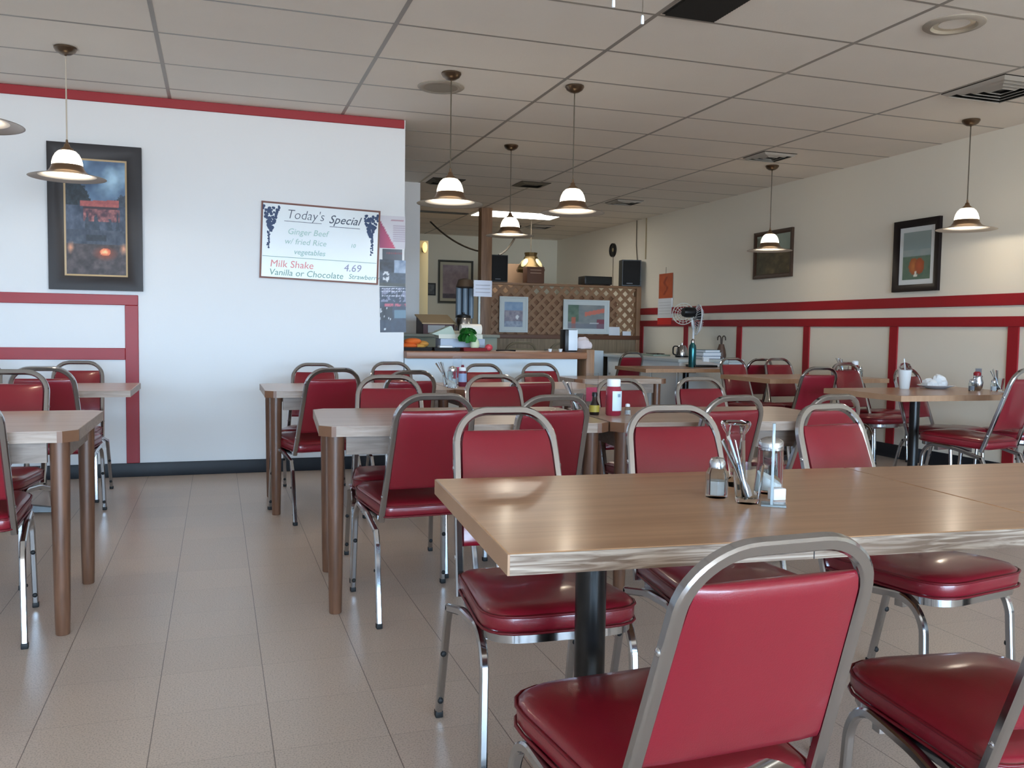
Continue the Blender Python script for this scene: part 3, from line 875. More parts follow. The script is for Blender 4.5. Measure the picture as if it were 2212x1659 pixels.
# fluorescent panel
fl = thing('fluorescent_panel', 'bright fluorescent ceiling panel over the lattice partition', 'ceiling light', (4.0, 11.75, CEIL))
MB().box(-.59, .59, -.27, .27, -.004, .003).build('diffuser', mat('lit_diffuser', (255, 255, 255), .4, emit=14.0, emit_rgb=(255, 250, 238)), fl)
frame_mb(1.22, .60, .02, .008).xform(Matrix.Rotation(-PI / 2, 4, 'X')).build('frame', M_WHITE, fl)

# ------------------------------------------------------------------ service counter
M_CTOP = wood('counter_wood', (156, 110, 82), (126, 84, 60), .4, (1.0, 18, 18))
t = thing('service_counter', 'white service counter with a thick brown wood top, below the kitchen opening', 'counter', (0, 0, 0))
MB().box(1.397, 2.925, 6.72, 7.32, .866, .921, .006).build('countertop', M_CTOP, t)
MB().box(1.40, 2.868, 6.80, 6.92, 0, .866).build('front_panel', mat('white_panel', (220, 230, 236), .5), t)
MB().box(2.925, 3.00, 6.74, 7.30, 0, .945, .006).build('end_post', M_LEG2, t)
# tray of carrots etc
def tray(label, x, y, w, d, m):
    q = thing('serving_tray', label, 'tray', (x, y, .921))
    MB().rings([[(-w / 2 * s_, -d / 2 * s_, z), (w / 2 * s_, -d / 2 * s_, z), (w / 2 * s_, d / 2 * s_, z), (-w / 2 * s_, d / 2 * s_, z)] for s_, z in ((.94, 0), (1.0, .028), (1.01, .028), (.97, .026), (.90, .006))]).build('tray', m, q)
    return q
tray('black tray with orange and yellow bags, left end of the counter', 1.535, 7.05, .24, .22, M_BLACK)
r2 = random.Random(5)
for k, (dx, dz, c, ln) in enumerate([(-.06, .045, (220, 100, 40), .16), (-.015, .082, (226, 112, 48), .15), (.03, .040, (200, 150, 70), .14), (.075, .060, (196, 140, 66), .10)]):
    m_ = mat('snack_bag_%d' % k, c, .5)
    o = MB().sphere((0, 0, 0), 1, ln / 2, .06, .028, 12, 8).xform(Matrix.Rotation(.25 * (k - 1), 4, 'Z')).build('snack_bag', m_, loc=(1.535 + dx, 7.05 + .02 * k, .921 + dz - .008))
    tag(o, ['orange snack bag at the far left of the black tray', 'brighter orange snack bag lying on top in the black tray', 'yellowish snack bag in the middle of the black tray', 'tan snack bag at the right side of the black tray'][k], 'snack bag', 'bags on the black tray')
tray('second black tray holding a white box, left of the green leafy bunch', 1.775, 7.02, .22, .2, M_BLACK)
tag(MB().box(-.055, .055, -.04, .04, 0, .035, .006).build('small_box', M_WHITE, loc=(1.775, 7.0, .928)), 'small white box in the second black tray', 'box')
tray('red and black tray under the green leafy bunch', 2.0, 6.98, .20, .2, mat('red_tray', (120, 22, 26), .4))
# leafy bunch
lf = thing('leafy_vegetable', 'bunch of dark green leaves with a pale bulb, on the counter by the register', 'vegetable', (1.975, 6.98, .928))
MB().lathe([(.012, .012), (.034, .022), (.042, .045), (.034, .075), (.018, .10), (.012, .13)], 14, (.045, -.01, 0), True, True).build('bulb', mat('pale_bulb', (214, 224, 190), .5), lf)
lm = MB()
for k in range(46):
    a = r2.uniform(0, 2 * PI); el = r2.uniform(-.2, 1.4); R = r2.uniform(.05, .075)
    c = Vector((-.015 + R * math.cos(el) * math.cos(a), R * math.cos(el) * math.sin(a), .10 + R * 1.05 * math.sin(el)))
    Mx = Matrix.Translation(c) @ Matrix.Rotation(a, 4, 'Z') @ Matrix.Rotation(-el + PI / 2, 4, 'Y') @ Matrix.Rotation(r2.uniform(-.5, .5), 4, 'X')
    lm.rings([[Mx @ Vector(p) for p in rr] for rr in ([(-.03, -.004, 0), (-.03, .004, 0), (-.03, .004, .002), (-.03, -.004, .002)], [(0, -.026, .008), (0, .026, .008), (0, .026, .010), (0, -.026, .010)], [(.032, -.016, .002), (.032, .016, .002), (.032, .016, .004), (.032, -.016, .004)])])
lm.build('leaves', mat('dark_green_leaf', (30, 104, 34), .5, vary=.35, vary_scale=25), lf)
tag(MB().sphere((0, 0, .03), .034, 1, 1, .85).build('tomato', mat('pinkish_red', (206, 74, 84), .35), loc=(2.135, 6.95, .921)), 'pinkish red round tomato on the counter right of the red tray', 'tomato')
# cash register
cr = thing('cash_register', 'cream cash register with a raised slanted display, on the counter', 'cash register', (1.95, 7.18, .921))
MB().box(-.19, .20, -.08, .10, 0, .10, .01).build('cash_drawer', mat('blue_grey_plastic', (172, 184, 202), .5), cr)
MB().rings([[(-.20, y, z) for y, z in ((-.07, .10), (-.06, .135), (.09, .165), (.09, .10))], [(.18, y, z) for y, z in ((-.07, .10), (-.06, .135), (.09, .165), (.09, .10))]]).build('keyboard_housing', mat('cream_plastic', (214, 216, 204), .5), cr)
MB().rings([[(x, -.06, z) for x, z in ((-.26, .135), (-.10, .205), (-.085, .20), (-.045, .105), (-.10, .105))], [(x, .06, z) for x, z in ((-.26, .135), (-.10, .205), (-.085, .20), (-.045, .105), (-.10, .105))]]).build('display', mat('pale_green_plastic', (170, 186, 172), .45), cr)
MB().lathe([(.001, 0), (.044, .004), (.047, .02), (.047, .17), (.044, .182), (.001, .186)], 24, cap0=True, cap1=True).xform(Matrix.Translation((.0, 0, .178)) @ Matrix.Rotation(PI / 2, 4, 'Y')).build('paper_roll_cover', mat('warm_white_plastic', (240, 236, 226), .4), cr)
# napkin dispenser
nd = thing('napkin_dispenser', 'upright black napkin dispenser with a white face at the counter end', 'napkin dispenser', (2.868, 6.98, .921))
MB().box(-.06, .05, -.05, .07, 0, .19, .006).build('case', M_BLACK, nd)
MB().box(-.030, .052, -.056, -.049, .012, .186, .002).build('napkin_face', mat('bluish_white', (222, 232, 242), .5), nd)
for x, lb in ((2.66, 'left of two tiny white creamer cups near the counter right end'), (2.755, 'right of two tiny white creamer cups near the counter right end')):
    tag(MB().lathe([(.012, 0), (.018, .024), (.019, .025)], 14, cap0=True, cap1=True).build('creamer_cup', M_WHITE, loc=(x, 6.9, .921)), lb, 'creamer cup', 'creamer cups')
tag(MB().rtube([(0, 0, .007), (.10, .01, .009), (.17, .0, .007)], [.006, .005, .009], 8).build('serving_tongs', M_BLACK, loc=(2.20, 6.95, .921)), 'thin dark utensil lying on the counter right of the tomato', 'utensil')

# back counter with appliances
bc = thing('back_counter', 'grey green kitchen cabinet behind the service counter', 'cabinet', (0, 0, 0))
MB().box(1.50, 2.62, 8.25, 8.75, 0, 1.02, .004).build('body', mat('grey_green_panel', (138, 146, 134), .55), bc)
MB().box(1.48, 2.64, 8.22, 8.77, 1.02, 1.05, .004).build('worktop', mat('dim_worktop', (128, 132, 122), .45), bc)
bx = thing('bread_box', 'dark red bread box with a slanted tan lid, on the kitchen cabinet', 'bread box', (2.06, 8.54, 1.05))
MB().rings([[(x, y, z) for y, z in ((-.16, 0), (-.16, .10), (.16, .18), (.16, 0))] for x in (-.155, .16)]).build('body', mat('dark_maroon_wood', (72, 34, 34), .5), bx)
MB().rings([[(x, y, z) for y, z in ((-.18, .097), (-.18, .107), (.17, .195), (.17, .185))] for x in (-.17, .17)]).build('lid', mat('tan_lid', (186, 160, 122), .5), bx)
MB().box(-.11, .06, -.168, -.158, .012, .085).build('front_window', mat('grey_window', (120, 118, 116), .3), bx)
ur = thing('coffee_urn', 'steel coffee urn with a black lid, behind the register', 'coffee urn', (2.29, 8.31, 1.05))
MB().lathe([(.075, 0), (.080, .02), (.080, .15), (.070, .165)], 24, cap0=True, cap1=True).build('body', M_STEEL, ur)
MB().lathe([(.074, .165), (.070, .185), (.03, .195), (.012, .20), (.012, .215)], 20, cap0=True, cap1=True).build('lid', M_BLACK, ur)
cd = thing('cup_dispenser', 'rack of clear tubes stacked with pale cups by the wood post', 'cup dispenser', (2.37, 8.55, 1.05))
MB().box(-.09, .09, -.05, .05, 0, .02).build('base', M_BLACK, cd)
for k, x in enumerate((-.065, 0, .065)):
    q = MB().lathe([(.026, .16), (.027, .44), (.027, .46)], 14, (x, 0, 0), True, True).build('tube', mat('pale_blue_cups', (112, 130, 146), .4), cd)
MB().box(-.085, .085, .03, .042, .02, .47).build('back_plate', mat('slate_plate', (52, 62, 72), .5), cd)
MB().lathe([(.03, .46), (.095, .475), (.07, .545), (.02, .56)], 18, cap0=True, cap1=True).build('top_cover', mat('brown_cover', (84, 66, 50), .6), cd)
sg = thing('paper_sign', 'curled white paper sign on a thin post in front of the wood post', 'sign', (2.50, 8.36, 1.05))
MB().rtube([(-.03, .02, 0), (-.03, .02, .40)], .012, 8).build('post', mat('pale_post', (190, 204, 206), .4), sg)
cv = [[(-.10 + .20 * i / 10, -.018 + .03 * ((i / 10) - .2) ** 2 * 2, z) for i in range(11)] + [(-.10 + .20 * i / 10, -.015 + .03 * ((i / 10) - .2) ** 2 * 2, z) for i in range(10, -1, -1)] for z in (.375, .535)]
MB().rings(cv).build('paper', mat('bluish_paper', (206, 214, 230), .6), sg)
ln_ = MB()
for k in range(3): ln_.box(-.08, .07, -.0195, -.0175, .415 + .035 * k, .42 + .035 * k)
ln_.build('print_lines', mat('grey_print', (150, 152, 160), .6), sg)

# ------------------------------------------------------------------ lattice partition
YP = 11.38
lt = thing('lattice_partition', 'wooden partition with a diamond lattice screen above tan panelling', 'partition', (0, YP, 0))
MB().box(3.45, XR - .002, .0, .07, 0, .985).build('panelling', wood('tan_panelling', (150, 128, 100), (122, 102, 78), .5, (14, 14, 1)), lt)
M_LT = mat('brown_lattice_slat', (148, 112, 82), .55, vary=.12, vary_scale=8)
MB().box(3.45, XR - .002, -.02, .09, .985, 1.045, .004).build('bottom_rail', mat('dark_brown_rail', (104, 68, 48), .5), lt)
MB().box(3.45, XR - .002, -.01, .08, 1.715, 1.748, .004).build('top_rail', M_LT, lt)
MB().box(XR - .075, XR - .002, -.015, .085, 0, 1.73, .004).build('side_rail', M_LT, lt)
def slats(sgn, y0):
    mb = MB(); x0, x1, z0, z1 = 3.46, XR - .07, 1.04, 1.72
    p = .150; hw = .023
    c = x0 - 1.0
    while c < x1 + 1.0:
        # line x = c + sgn*(z-z0)
        a, b = [], []
        pts = []
        for off in (-hw * 1.414, hw * 1.414):
            zz = [z0, z1]; seg = []
            lo_z, hi_z = z0, z1
            f = lambda z: c + off + sgn * (z - z0)
            # clip to x range
            if sgn > 0:
                lo_z = max(z0, z0 + (x0 - c - off)); hi_z = min(z1, z0 + (x1 - c - off))
            else:
                lo_z = max(z0, z0 - (x1 - c - off)); hi_z = min(z1, z0 - (x0 - c - off))
            if hi_z - lo_z < .02: seg = None
            else: seg = [(f(lo_z), lo_z), (f(hi_z), hi_z)]
            pts.append(seg)
        if pts[0] and pts[1]:
            q = [pts[0][0], pts[1][0], pts[1][1], pts[0][1]]
            mb.rings([[(x, y0, z) for x, z in q], [(x, y0 + .006, z) for x, z in q]])
        c += p
    return mb
slats(1, .024).build('lattice_slats', M_LT, lt)
slats(-1, .032).build('lattice_slats', M_LT, lt)
# backing sheet behind most of the lattice
MB().box(3.46, 5.42, .055, .065, 1.045, 1.60).build('backing_board', mat('brown_backing', (128, 88, 60), .6), lt)
# post
pt = thing('wood_post', 'brown wood post from floor to ceiling at the left end of the lattice', 'post', (3.39, YP - .12, 0))
MB().box(-.075, .075, -.075, .075, 0, CEIL, .006).build('post', M_LEG2, pt)
# pictures leaning on the lattice
def street(u, v):
    c = mixc((116, 128, 132), (160, 160, 156), fbm(u * 6, v * 6, 13))
    if u < .3 and v > .3: c = mixc((70, 98, 84), (120, 140, 120), fbm(u * 8, v * 6, 5))
    if abs(v - (.62 + .34 * (u - .5))) < .09 and u > .45: c = (212, 122, 104)
    if .1 < u < .2 and v < .5: c = (190, 110, 88)
    if u > .8 and v < .4: c = (140, 70, 84)
    if v < .2: c = mixc(c, (120, 124, 140), .6)
    if .2 < v < .26 and .6 < u < .85: c = (208, 210, 214)
    return c
def town(u, v):
    c = mixc((120, 150, 186), (176, 196, 214), fbm(u * 4, v * 5, 15))
    if v < .65: c = mixc((110, 110, 128), (190, 180, 186), fbm(u * 9, v * 9, 16))
    if v < .25: c = mixc((110, 124, 150), (198, 206, 216), fbm(u * 7, v * 12, 17))
    if math.hypot((u - .7) / .08, (v - .4) / .1) < 1: c = (232, 234, 236)
    return c
M_WF = mat('white_picture_frame', (206, 214, 214), .5)
picture('framed_print', 'small upright white framed town print on the lattice', (3.838, YP - .012, 1.313), 0, .41, .485, .025, .02, M_WF, town, 22, 28, .05, M_WF)
picture('framed_print', 'wide white framed street print with a coral awning, on the lattice', (4.915, YP - .012, 1.300), 0, .70, .475, .025, .02, M_WF, street, 36, 26, .05, M_WF)
tag(MB().box(-.085, .085, -.004, .004, 0, .12, M=Matrix.Rotation(-.12, 4, 'X')).build('white_card', M_PAPER, loc=(5.355, YP - .016, 1.046)), 'blank white card standing on the lattice rail right of the street print', 'card')
tag(MB().box(-.065, .065, -.004, .004, 0, .06, M=Matrix.Rotation(-.12, 4, 'X')).build('white_card', M_PAPER, loc=(5.55, YP - .016, 1.046)), 'low white card farthest right on the lattice rail', 'card')
# speakers
def speaker(label, x, y, z, w, h, d, rz=0.0, group='black loudspeakers'):
    s = thing('loudspeaker', label, 'loudspeaker', (x, y, z), rz, group)
    MB().rings([[(-w / 2 * k, -d / 2, 0), (w / 2 * k, -d / 2, 0), (w / 2, d / 2, 0), (-w / 2, d / 2, 0)] if zz == 0 else [(-w / 2 * k, -d / 2, h), (w / 2 * k, -d / 2, h), (w / 2, d / 2, h), (-w / 2, d / 2, h)] for zz, k in ((0, .94), (1, .94))]).build('cabinet', M_BLACK, s)
    MB().box(-w * .42, w * .42, -d / 2 - .012, -d / 2, h * .04, h * .96, .01).build('grille', mat('black_mesh', (22, 22, 24), .75), s)
    MB().box(-w * .25, w * .05, -d / 2 - .014, -d / 2 - .012, h * .08, h * .12).build('badge', mat('grey_badge', (84, 86, 92), .4), s)
    return s
speaker('tall black loudspeaker beside the wood post on the lattice top', 3.615, YP + .04, 1.748, .25, .36, .20)
speaker('tall black loudspeaker in the corner by the right wall, over the lattice', 5.60, YP + .02, 1.748, .29, .37, .20, -.25)
bb = thing('black_box', 'low black receiver box on the lattice top between the lamp and corner speaker', 'receiver', (5.075, YP + .06, 1.748))
MB().box(-.21, .21, -.12, .12, .008, .122, .008).build('case', M_BLACK, bb)
MB().box(-.19, .19, -.124, -.12, .02, .11).build('front_panel', mat('dark_panel', (24, 26, 24), .35), bb)
for sx in (-1, 1): MB().box(sx * .17 - .02, sx * .17 + .02, -.1, .1, 0, .008).build('foot', M_RUBBER, bb)
cb = thing('cardboard_box', 'brown box with printed lines under the hanging glass lamp', 'box', (4.14, YP + .04, 1.748))
MB().box(-.125, .125, -.09, .09, 0, .22, .004).build('carton', mat('brown_carton', (100, 68, 52), .7), cb)
pl_ = MB()
for k in range(2): pl_.box(-.08, .08, -.0915, -.0895, .13 + .04 * k, .142 + .04 * k)
pl_.build('print_lines', mat('tan_print', (160, 130, 110), .6), cb)
wb2 = thing('plain_board', 'plain tan board standing behind the tall speaker and lamp', 'board', (3.98, YP + 1.0, 0))
MB().box(-.30, .50, 0, .04, 0, 2.08, .004).build('board', mat('tan_board', (140, 112, 88), .7), wb2)
# hanging stained glass lamp
hl = thing('hanging_lamp', 'brass hanging lamp with cream glass panels over the lattice', 'lamp', (4.35, 12.13, 1.98))
MB().rtube([(0, 0, .25), (0, 0, CEIL - 1.98)], .006, 8).build('chain', M_CORD, hl)
M_BRASS = mat('aged_brass', (96, 80, 52), .4, metal=.8); M_CREAM = mat('cream_glass', (222, 208, 160), .3)
MB().lathe([(.10, .25), (.085, .20), (.10, .19), (.11, .15), (.19, .05), (.215, .0), (.205, -.03)], 8, a0=.2).build('brass_cage', M_BRASS, hl)
for k in range(0, 8, 2):
    a = .2 + (k + .5) * PI / 4
    Mx = Matrix.Rotation(a, 4, 'Z') @ Matrix.Translation((.150, 0, .095)) @ Matrix.Rotation(-.62, 4, 'Y')
    MB().sphere((0, 0, 0), 1, .02, .055, .08, 12, 8).xform(Mx).build('glass_panel', M_CREAM, hl)
MB().lathe([(.03, .01), (.06, -.01), (.05, -.04), (.02, -.06)], 12, cap0=True, cap1=True).build('finial', M_BRASS, hl)
# wall clock + cables
ck = thing('wall_clock', 'small dark round clock high on the right wall, above the receiver box', 'clock', (XR - .001, 12.33, 2.345), RW)
MB().lathe([(.105, 0), (.105, .03), (.09, .035), (.085, .026), (.001, .026)], 28, cap0=True).xform(Matrix.Rotation(PI / 2, 4, 'X')).build('case', M_BLACK, ck)
MB().lathe([(.03, 0), (.03, .002)], 16, (.03, 0, 0), True, True).xform(Matrix.Translation((0, -.027, 0)) @ Matrix.Rotation(PI / 2, 4, 'X')).build('face_mark', mat('tan_mark', (150, 138, 110), .5), ck)
MB().rtube([(0, -.006, -.10), (.0, -.006, -.60)], .004, 6).build('cord', M_CORD, ck)
def cable(label, pts, r, m, grp=None):
    return tag(MB().rtube(pts, r, 6).build('cable', m, smooth=80), label, 'cable', grp)
M_CAB = mat('beige_conduit', (150, 132, 98), .5)
cable('thin beige cable running down the right wall to the corner speaker', [(XR - .008, 11.25, CEIL), (XR - .008, 11.25, 2.13)], .009, M_CAB)
cable('brown thin cable beside the beige one above the corner speaker', [(XR - .008, 11.55, CEIL), (XR - .008, 11.55, 2.35), (XR - .012, 11.50, 2.12)], .007, M_CORD)
def sag(a, b, s, n=10):
    return [tuple(Vector(a).lerp(Vector(b), k / n) - Vector((0, 0, s * 4 * (k / n) * (1 - k / n)))) for k in range(n + 1)]
cable('drooping dark cable from the ceiling to the left of the wood post', sag((3.05, 13.0, CEIL), (3.55, 11.6, 2.16), .10), .014, mat('dark_cable', (62, 56, 48), .6))
cable('drooping dark cable from the ceiling to the tall speaker, right of the wood post', sag((4.45, 12.9, CEIL), (3.66, 11.5, 2.12), .08), .014, mat('dark_cable', (62, 56, 48), .6))
# wall sconce beyond the kitchen wall
sc = thing('wall_sconce', 'small warm sconce glowing on the cream door edge behind the kitchen wall', 'lamp', (2.795, 12.29, 2.22))
MB().box(-.03, .03, -.02, .01, -.03, .03, .005).build('bracket', M_BRASS, sc)
MB().sphere((0, -.05, .03), .05, .7, .7, 1.5).build('glass_shade', mat('warm_lit_glass', (255, 220, 150), .4, emit=1.6, emit_rgb=(255, 214, 140)), sc)

# ------------------------------------------------------------------ white cabinets along the right wall
wc = thing('base_cabinet', 'long white base cabinet along the right wall behind the teal bottle table', 'cabinet', (0, 0, 0))
M_WC = mat('white_cabinet_paint', (232, 238, 240), .45)
MB().box(4.93, XR - .016, 8.74, 10.66, 0, .765, .003).build('body', M_WC, wc)
MB().box(4.90, XR - .016, 8.71, 11.36, .765, .80, .004).build('worktop', mat('pale_worktop', (200, 208, 208), .35), wc)
for k in range(3):
    d_ = MB().box(4.915, 4.93, 8.78 + k * .62, 9.36 + k * .62, .09, .70, .003).build('door', M_WC, wc)
    MB().sphere((4.905, 9.29 + k * .62, .55), .014).build('knob', M_STEEL, d_)
fz = thing('white_cabinet', 'white cabinet tinted with window light, small knob under the lattice, right of the counter post', 'cabinet', (0, 0, 0))
MB().box(4.30, 4.90, 10.72, 11.36, 0, .842, .004).build('body', mat('daylit_cabinet', (226, 238, 246), .4), fz)  # blue of the window light put into the white cabinet's colour
d_ = MB().box(4.32, 4.88, 10.705, 10.72, .06, .81, .003).build('door', mat('daylit_cabinet', (226, 238, 246), .4), fz)
MB().sphere((4.66, 10.69, .70), .022, 1, .8, 1).build('knob', M_STEEL, d_)
# things on the white cabinets
ZT = .80
ct = thing('cutlery_tray', 'flat tray of dark cutlery on the white cabinet left of the kettle', 'tray', (5.30, 10.0, ZT))
MB().box(-.12, .12, -.16, .16, 0, .02, .004).build('tray', mat('pale_green_tray', (150, 164, 150), .5), ct)
for k in range(6): MB().rtube([(-.09 + .03 * k, -.12, .026), (-.08 + .03 * k, .11, .03)], [.006, .004], 6).build('utensil', M_STEEL if k % 2 else M_BLACK, ct)
kt = thing('kettle', 'black and steel kettle on the white cabinet left of the teal bottle', 'kettle', (5.36, 9.45, ZT))
MB().lathe([(.07, 0), (.075, .02), (.062, .11), (.04, .145), (.012, .15), (.012, .17)], 20, cap0=True, cap1=True).build('body', M_STEEL, kt)
MB().lathe([(.08, 0), (.08, .02)], 20, cap0=True, cap1=True).build('base', M_BLACK, kt)
MB().tube(fillet([(-.055, 0, .13), (-.12, 0, .14), (-.12, 0, .03), (-.07, 0, .03)], .03, 4), sq(.018, .014, .003), (0, 1, 0)).build('handle', M_BLACK, kt)
# desk fan: cage seen nearly edge on, pale round hub behind
fn = thing('desk_fan', 'white pedestal fan with dark motor on the white cabinet, cage turned to the side', 'fan', (5.57, 9.55, ZT))
MB().lathe([(.10, 0), (.10, .015), (.03, .03), (.014, .05), (.012, .36), (.018, .37)], 20, cap0=True, cap1=True).build('stand', M_WHITE, fn)
MB().lathe([(.05, -.10), (.065, -.06), (.065, .05), (.04, .07)], 18, cap0=True, cap1=True).xform(Matrix.Translation((-.05, 0, .55)) @ Matrix.Rotation(PI / 2, 4, 'Y')).build('motor', M_BLACK, fn)
MB().rtube([(0, 0, .36), (-.03, 0, .48)], .016, 8).build('neck', M_WHITE, fn)
def cage(R, D, tilt, loc, m, nm, n=28):
    mb = MB()
    for k in range(n):
        a = 2 * PI * k / n
        mb.rtube([(.02 * math.cos(a), .02 * math.sin(a), D), (R * .7 * math.cos(a), R * .7 * math.sin(a), D * .9), (R * math.cos(a), R * math.sin(a), 0), (R * .7 * math.cos(a), R * .7 * math.sin(a), -D * .8), (.04 * math.cos(a), .04 * math.sin(a), -D)], .0022, 5)
    mb.rtube([(R * math.cos(2 * PI * k / 40), R * math.sin(2 * PI * k / 40), 0) for k in range(40)], .008, 6, loop=True)
    mb.xform(Matrix.Translation(loc) @ tilt)
    return mb.build(nm, m, fn, 80)
TF = Matrix.Rotation(PI / 2, 4, 'Y') @ Matrix.Rotation(.0, 4, 'Z')
TF = Matrix.Rotation(-.25, 4, 'Z') @ Matrix.Rotation(PI / 2 + .10, 4, 'Y')
cage(.185, .05, TF, (.05, 0, .46), M_WHITE, 'cage')
bl = MB()
for k in range(3):
    Mx = TF @ Matrix.Rotation(k * 2 * PI / 3, 4, 'Z')
    bl.rings([[Mx @ Vector(p) for p in rr] for rr in ([(.02, -.02, -.015), (.02, .02, .015), (.02, .02, .018), (.02, -.02, -.012)], [(.10, -.06, -.02), (.10, .06, .02), (.10, .06, .023), (.10, -.06, -.017)], [(.16, -.05, -.015), (.16, .05, .015), (.16, .05, .018), (.16, -.05, -.012)])])
bl.xform(Matrix.Translation((.05, 0, .46))).build('blades', mat('dark_blades', (40, 46, 58), .4), fn)
Mg = Matrix.Translation((-.13, .03, .53)) @ Matrix.Rotation(-.5, 4, 'Z') @ Matrix.Rotation(PI / 2, 4, 'X')
rg = MB()
for rr_ in (.13, .10, .07): rg.rtube([(rr_ * math.cos(2 * PI * k / 32), rr_ * math.sin(2 * PI * k / 32), 0) for k in range(32)], .0035 if rr_ < .12 else .006, 6, loop=True)
for k in range(16): rg.rtube([(.03 * math.cos(k * PI / 8), .03 * math.sin(k * PI / 8), 0), (.13 * math.cos(k * PI / 8), .13 * math.sin(k * PI / 8), 0)], .003, 5)
rg.xform(Mg).build('rear_guard', mat('pale_guard_wire', (206, 206, 196), .5), fn, 80)
# hooked jug, books, papers
jg = thing('hooked_stand', 'brown stand with two curled dark hooks on the white cabinet by the wall', 'stand', (5.66, 9.05, ZT))
MB().lathe([(.055, 0), (.06, .04), (.05, .10), (.035, .15), (.03, .17)], 16, cap0=True, cap1=True).build('body', mat('brown_ceramic', (92, 66, 52), .5), jg)
for sx in (-1, 1):
    MB().rtube(fillet([(0, sx * .012, .15), (0, sx * .015, .25), (0, sx * .05, .275), (0, sx * .085, .25), (0, sx * .085, .215)], .03, 4), .007, 7).build('hook', mat('dark_wire', (70, 56, 48), .4), jg)
for k, (lb, c, w, h, z) in enumerate([('dark blue book at the bottom of the stack behind the teal bottle', (52, 70, 104), .24, .035, 0), ('pale blue-grey book in the middle of the stack behind the teal bottle', (170, 184, 196), .25, .04, .035), ('teal-grey book on top of the stack behind the teal bottle', (98, 122, 130), .22, .03, .075)]):
    b_ = thing('book', lb, 'book', (5.40, 8.92, ZT + z), .08 * k, 'stack of books on the cabinet')
    MB().box(-w / 2, w / 2, -.09, .09, 0, .004).build('cover', mat('book_cover_%d' % k, c, .5), b_)
    MB().box(-w / 2, w / 2, -.09, .09, h - .004, h).build('cover', mat('book_cover_%d' % k, c, .5), b_)
    MB().box(-w / 2 + .003, w / 2 - .004, -.086, .086, .004, h - .004).build('pages', M_PAPER, b_)
# teal bottle, tumbler etc on the far table
ZP = .73
bt = thing('water_bottle', 'tall teal metal water bottle on the far pedestal table', 'bottle', (4.86, 8.34, ZP))
MB().lathe([(.038, 0), (.040, .006), (.040, .20), (.034, .235), (.020, .255), (.018, .262)], 24, cap0=True, cap1=True).build('body', mat('teal_metal', (50, 106, 112), .25, metal=.7), bt)
MB().lathe([(.019, .262), (.020, .285), (.014, .30), (.006, .305)], 18, cap0=True, cap1=True).build('cap', M_STEEL, bt)
pp = MB()
pp.rings([[(x, y + .06, .004 + .05 * math.exp(-((x - .06) / .14) ** 2) * (y + .1) * 4) for x in [-.16 + .04 * i for i in range(10)]] + [(x, y + .06, .007 + .05 * math.exp(-((x - .06) / .14) ** 2) * (y + .1) * 4) for x in [-.16 + .04 * (9 - i) for i in range(10)]] for y in (-.10, -.05, 0, .05, .10)])
tag(pp.build('paper_sheet', M_PAPER, loc=(5.04, 8.40, ZP + .02)), 'curled white papers on the far table right of the teal bottle', 'paper')
tag(MB().box(-.16, .12, -.10, .10, 0, .022, .005).build('binder', M_BLACK, loc=(5.02, 8.38, ZP)), 'flat black binder under the papers on the far table', 'binder')
def tumbler(label, loc, r, h, m=M_GLASS, name='glass_tumbler', cat='glass', fill=None, oct_=False, grp=None):
    q = thing(name, label, cat, loc, 0, grp)
    sg_ = 8 if oct_ else 20
    MB().lathe([(r * .82, 0), (r * .85, .004), (r * 1.0, h), (r * .93, h), (r * .77, .012), (.001, .010)], sg_, cap0=True).build('glass', m, q)
    if fill: MB().lathe([(r * .76, .013), (r * (.77 + .14 * fill[0]), h * fill[0]), (.001, h * fill[0])], sg_, cap0=True).build('contents', fill[1], q)
    return q
tumbler('glass tumbler on the far table in front of the right wall panel', (5.22, 8.25, ZP), .034, .105)
tag(MB().box(-.035, .035, -.02, .02, 0, .10, .004).build('napkin_stack', M_PAPER, loc=(5.13, 8.52, ZP)), 'small upright white napkin stack at the back of the far table', 'napkins')

# ------------------------------------------------------------------ table settings
M_SUGAR = mat('white_sugar', (246, 248, 250), .7)
def sugar_shaker(label, loc, s=1.0, grp='glass sugar shakers'):
    q = thing('sugar_shaker', label, 'sugar shaker', loc, 0, grp, s)
    MB().lathe([(.028, 0), (.030, .004), (.029, .10), (.026, .108), (.0255, .108), (.0265, .10), (.0272, .008), (.001, .007)], 14, cap0=True).build('jar', M_GLASS, q)
    rings = []
    for r_, z in ((.0262, .009), (.0262, .036)):
        rings.append([(r_ * math.cos(2 * PI * k / 14), r_ * math.sin(2 * PI * k / 14), z + (.014 * math.cos(2 * PI * k / 14 - 2.4) if z > .02 else 0)) for k in range(14)])
    MB().rings(rings).build('sugar', M_SUGAR, q)
    MB().lathe([(.0275, .100), (.0285, .101), (.0285, .106), (.0275, .107), (.0285, .108), (.0285, .118), (.026, .123), (.012, .130), (.001, .131)], 20, cap0=True).build('lid', M_STEEL, q)
    return q
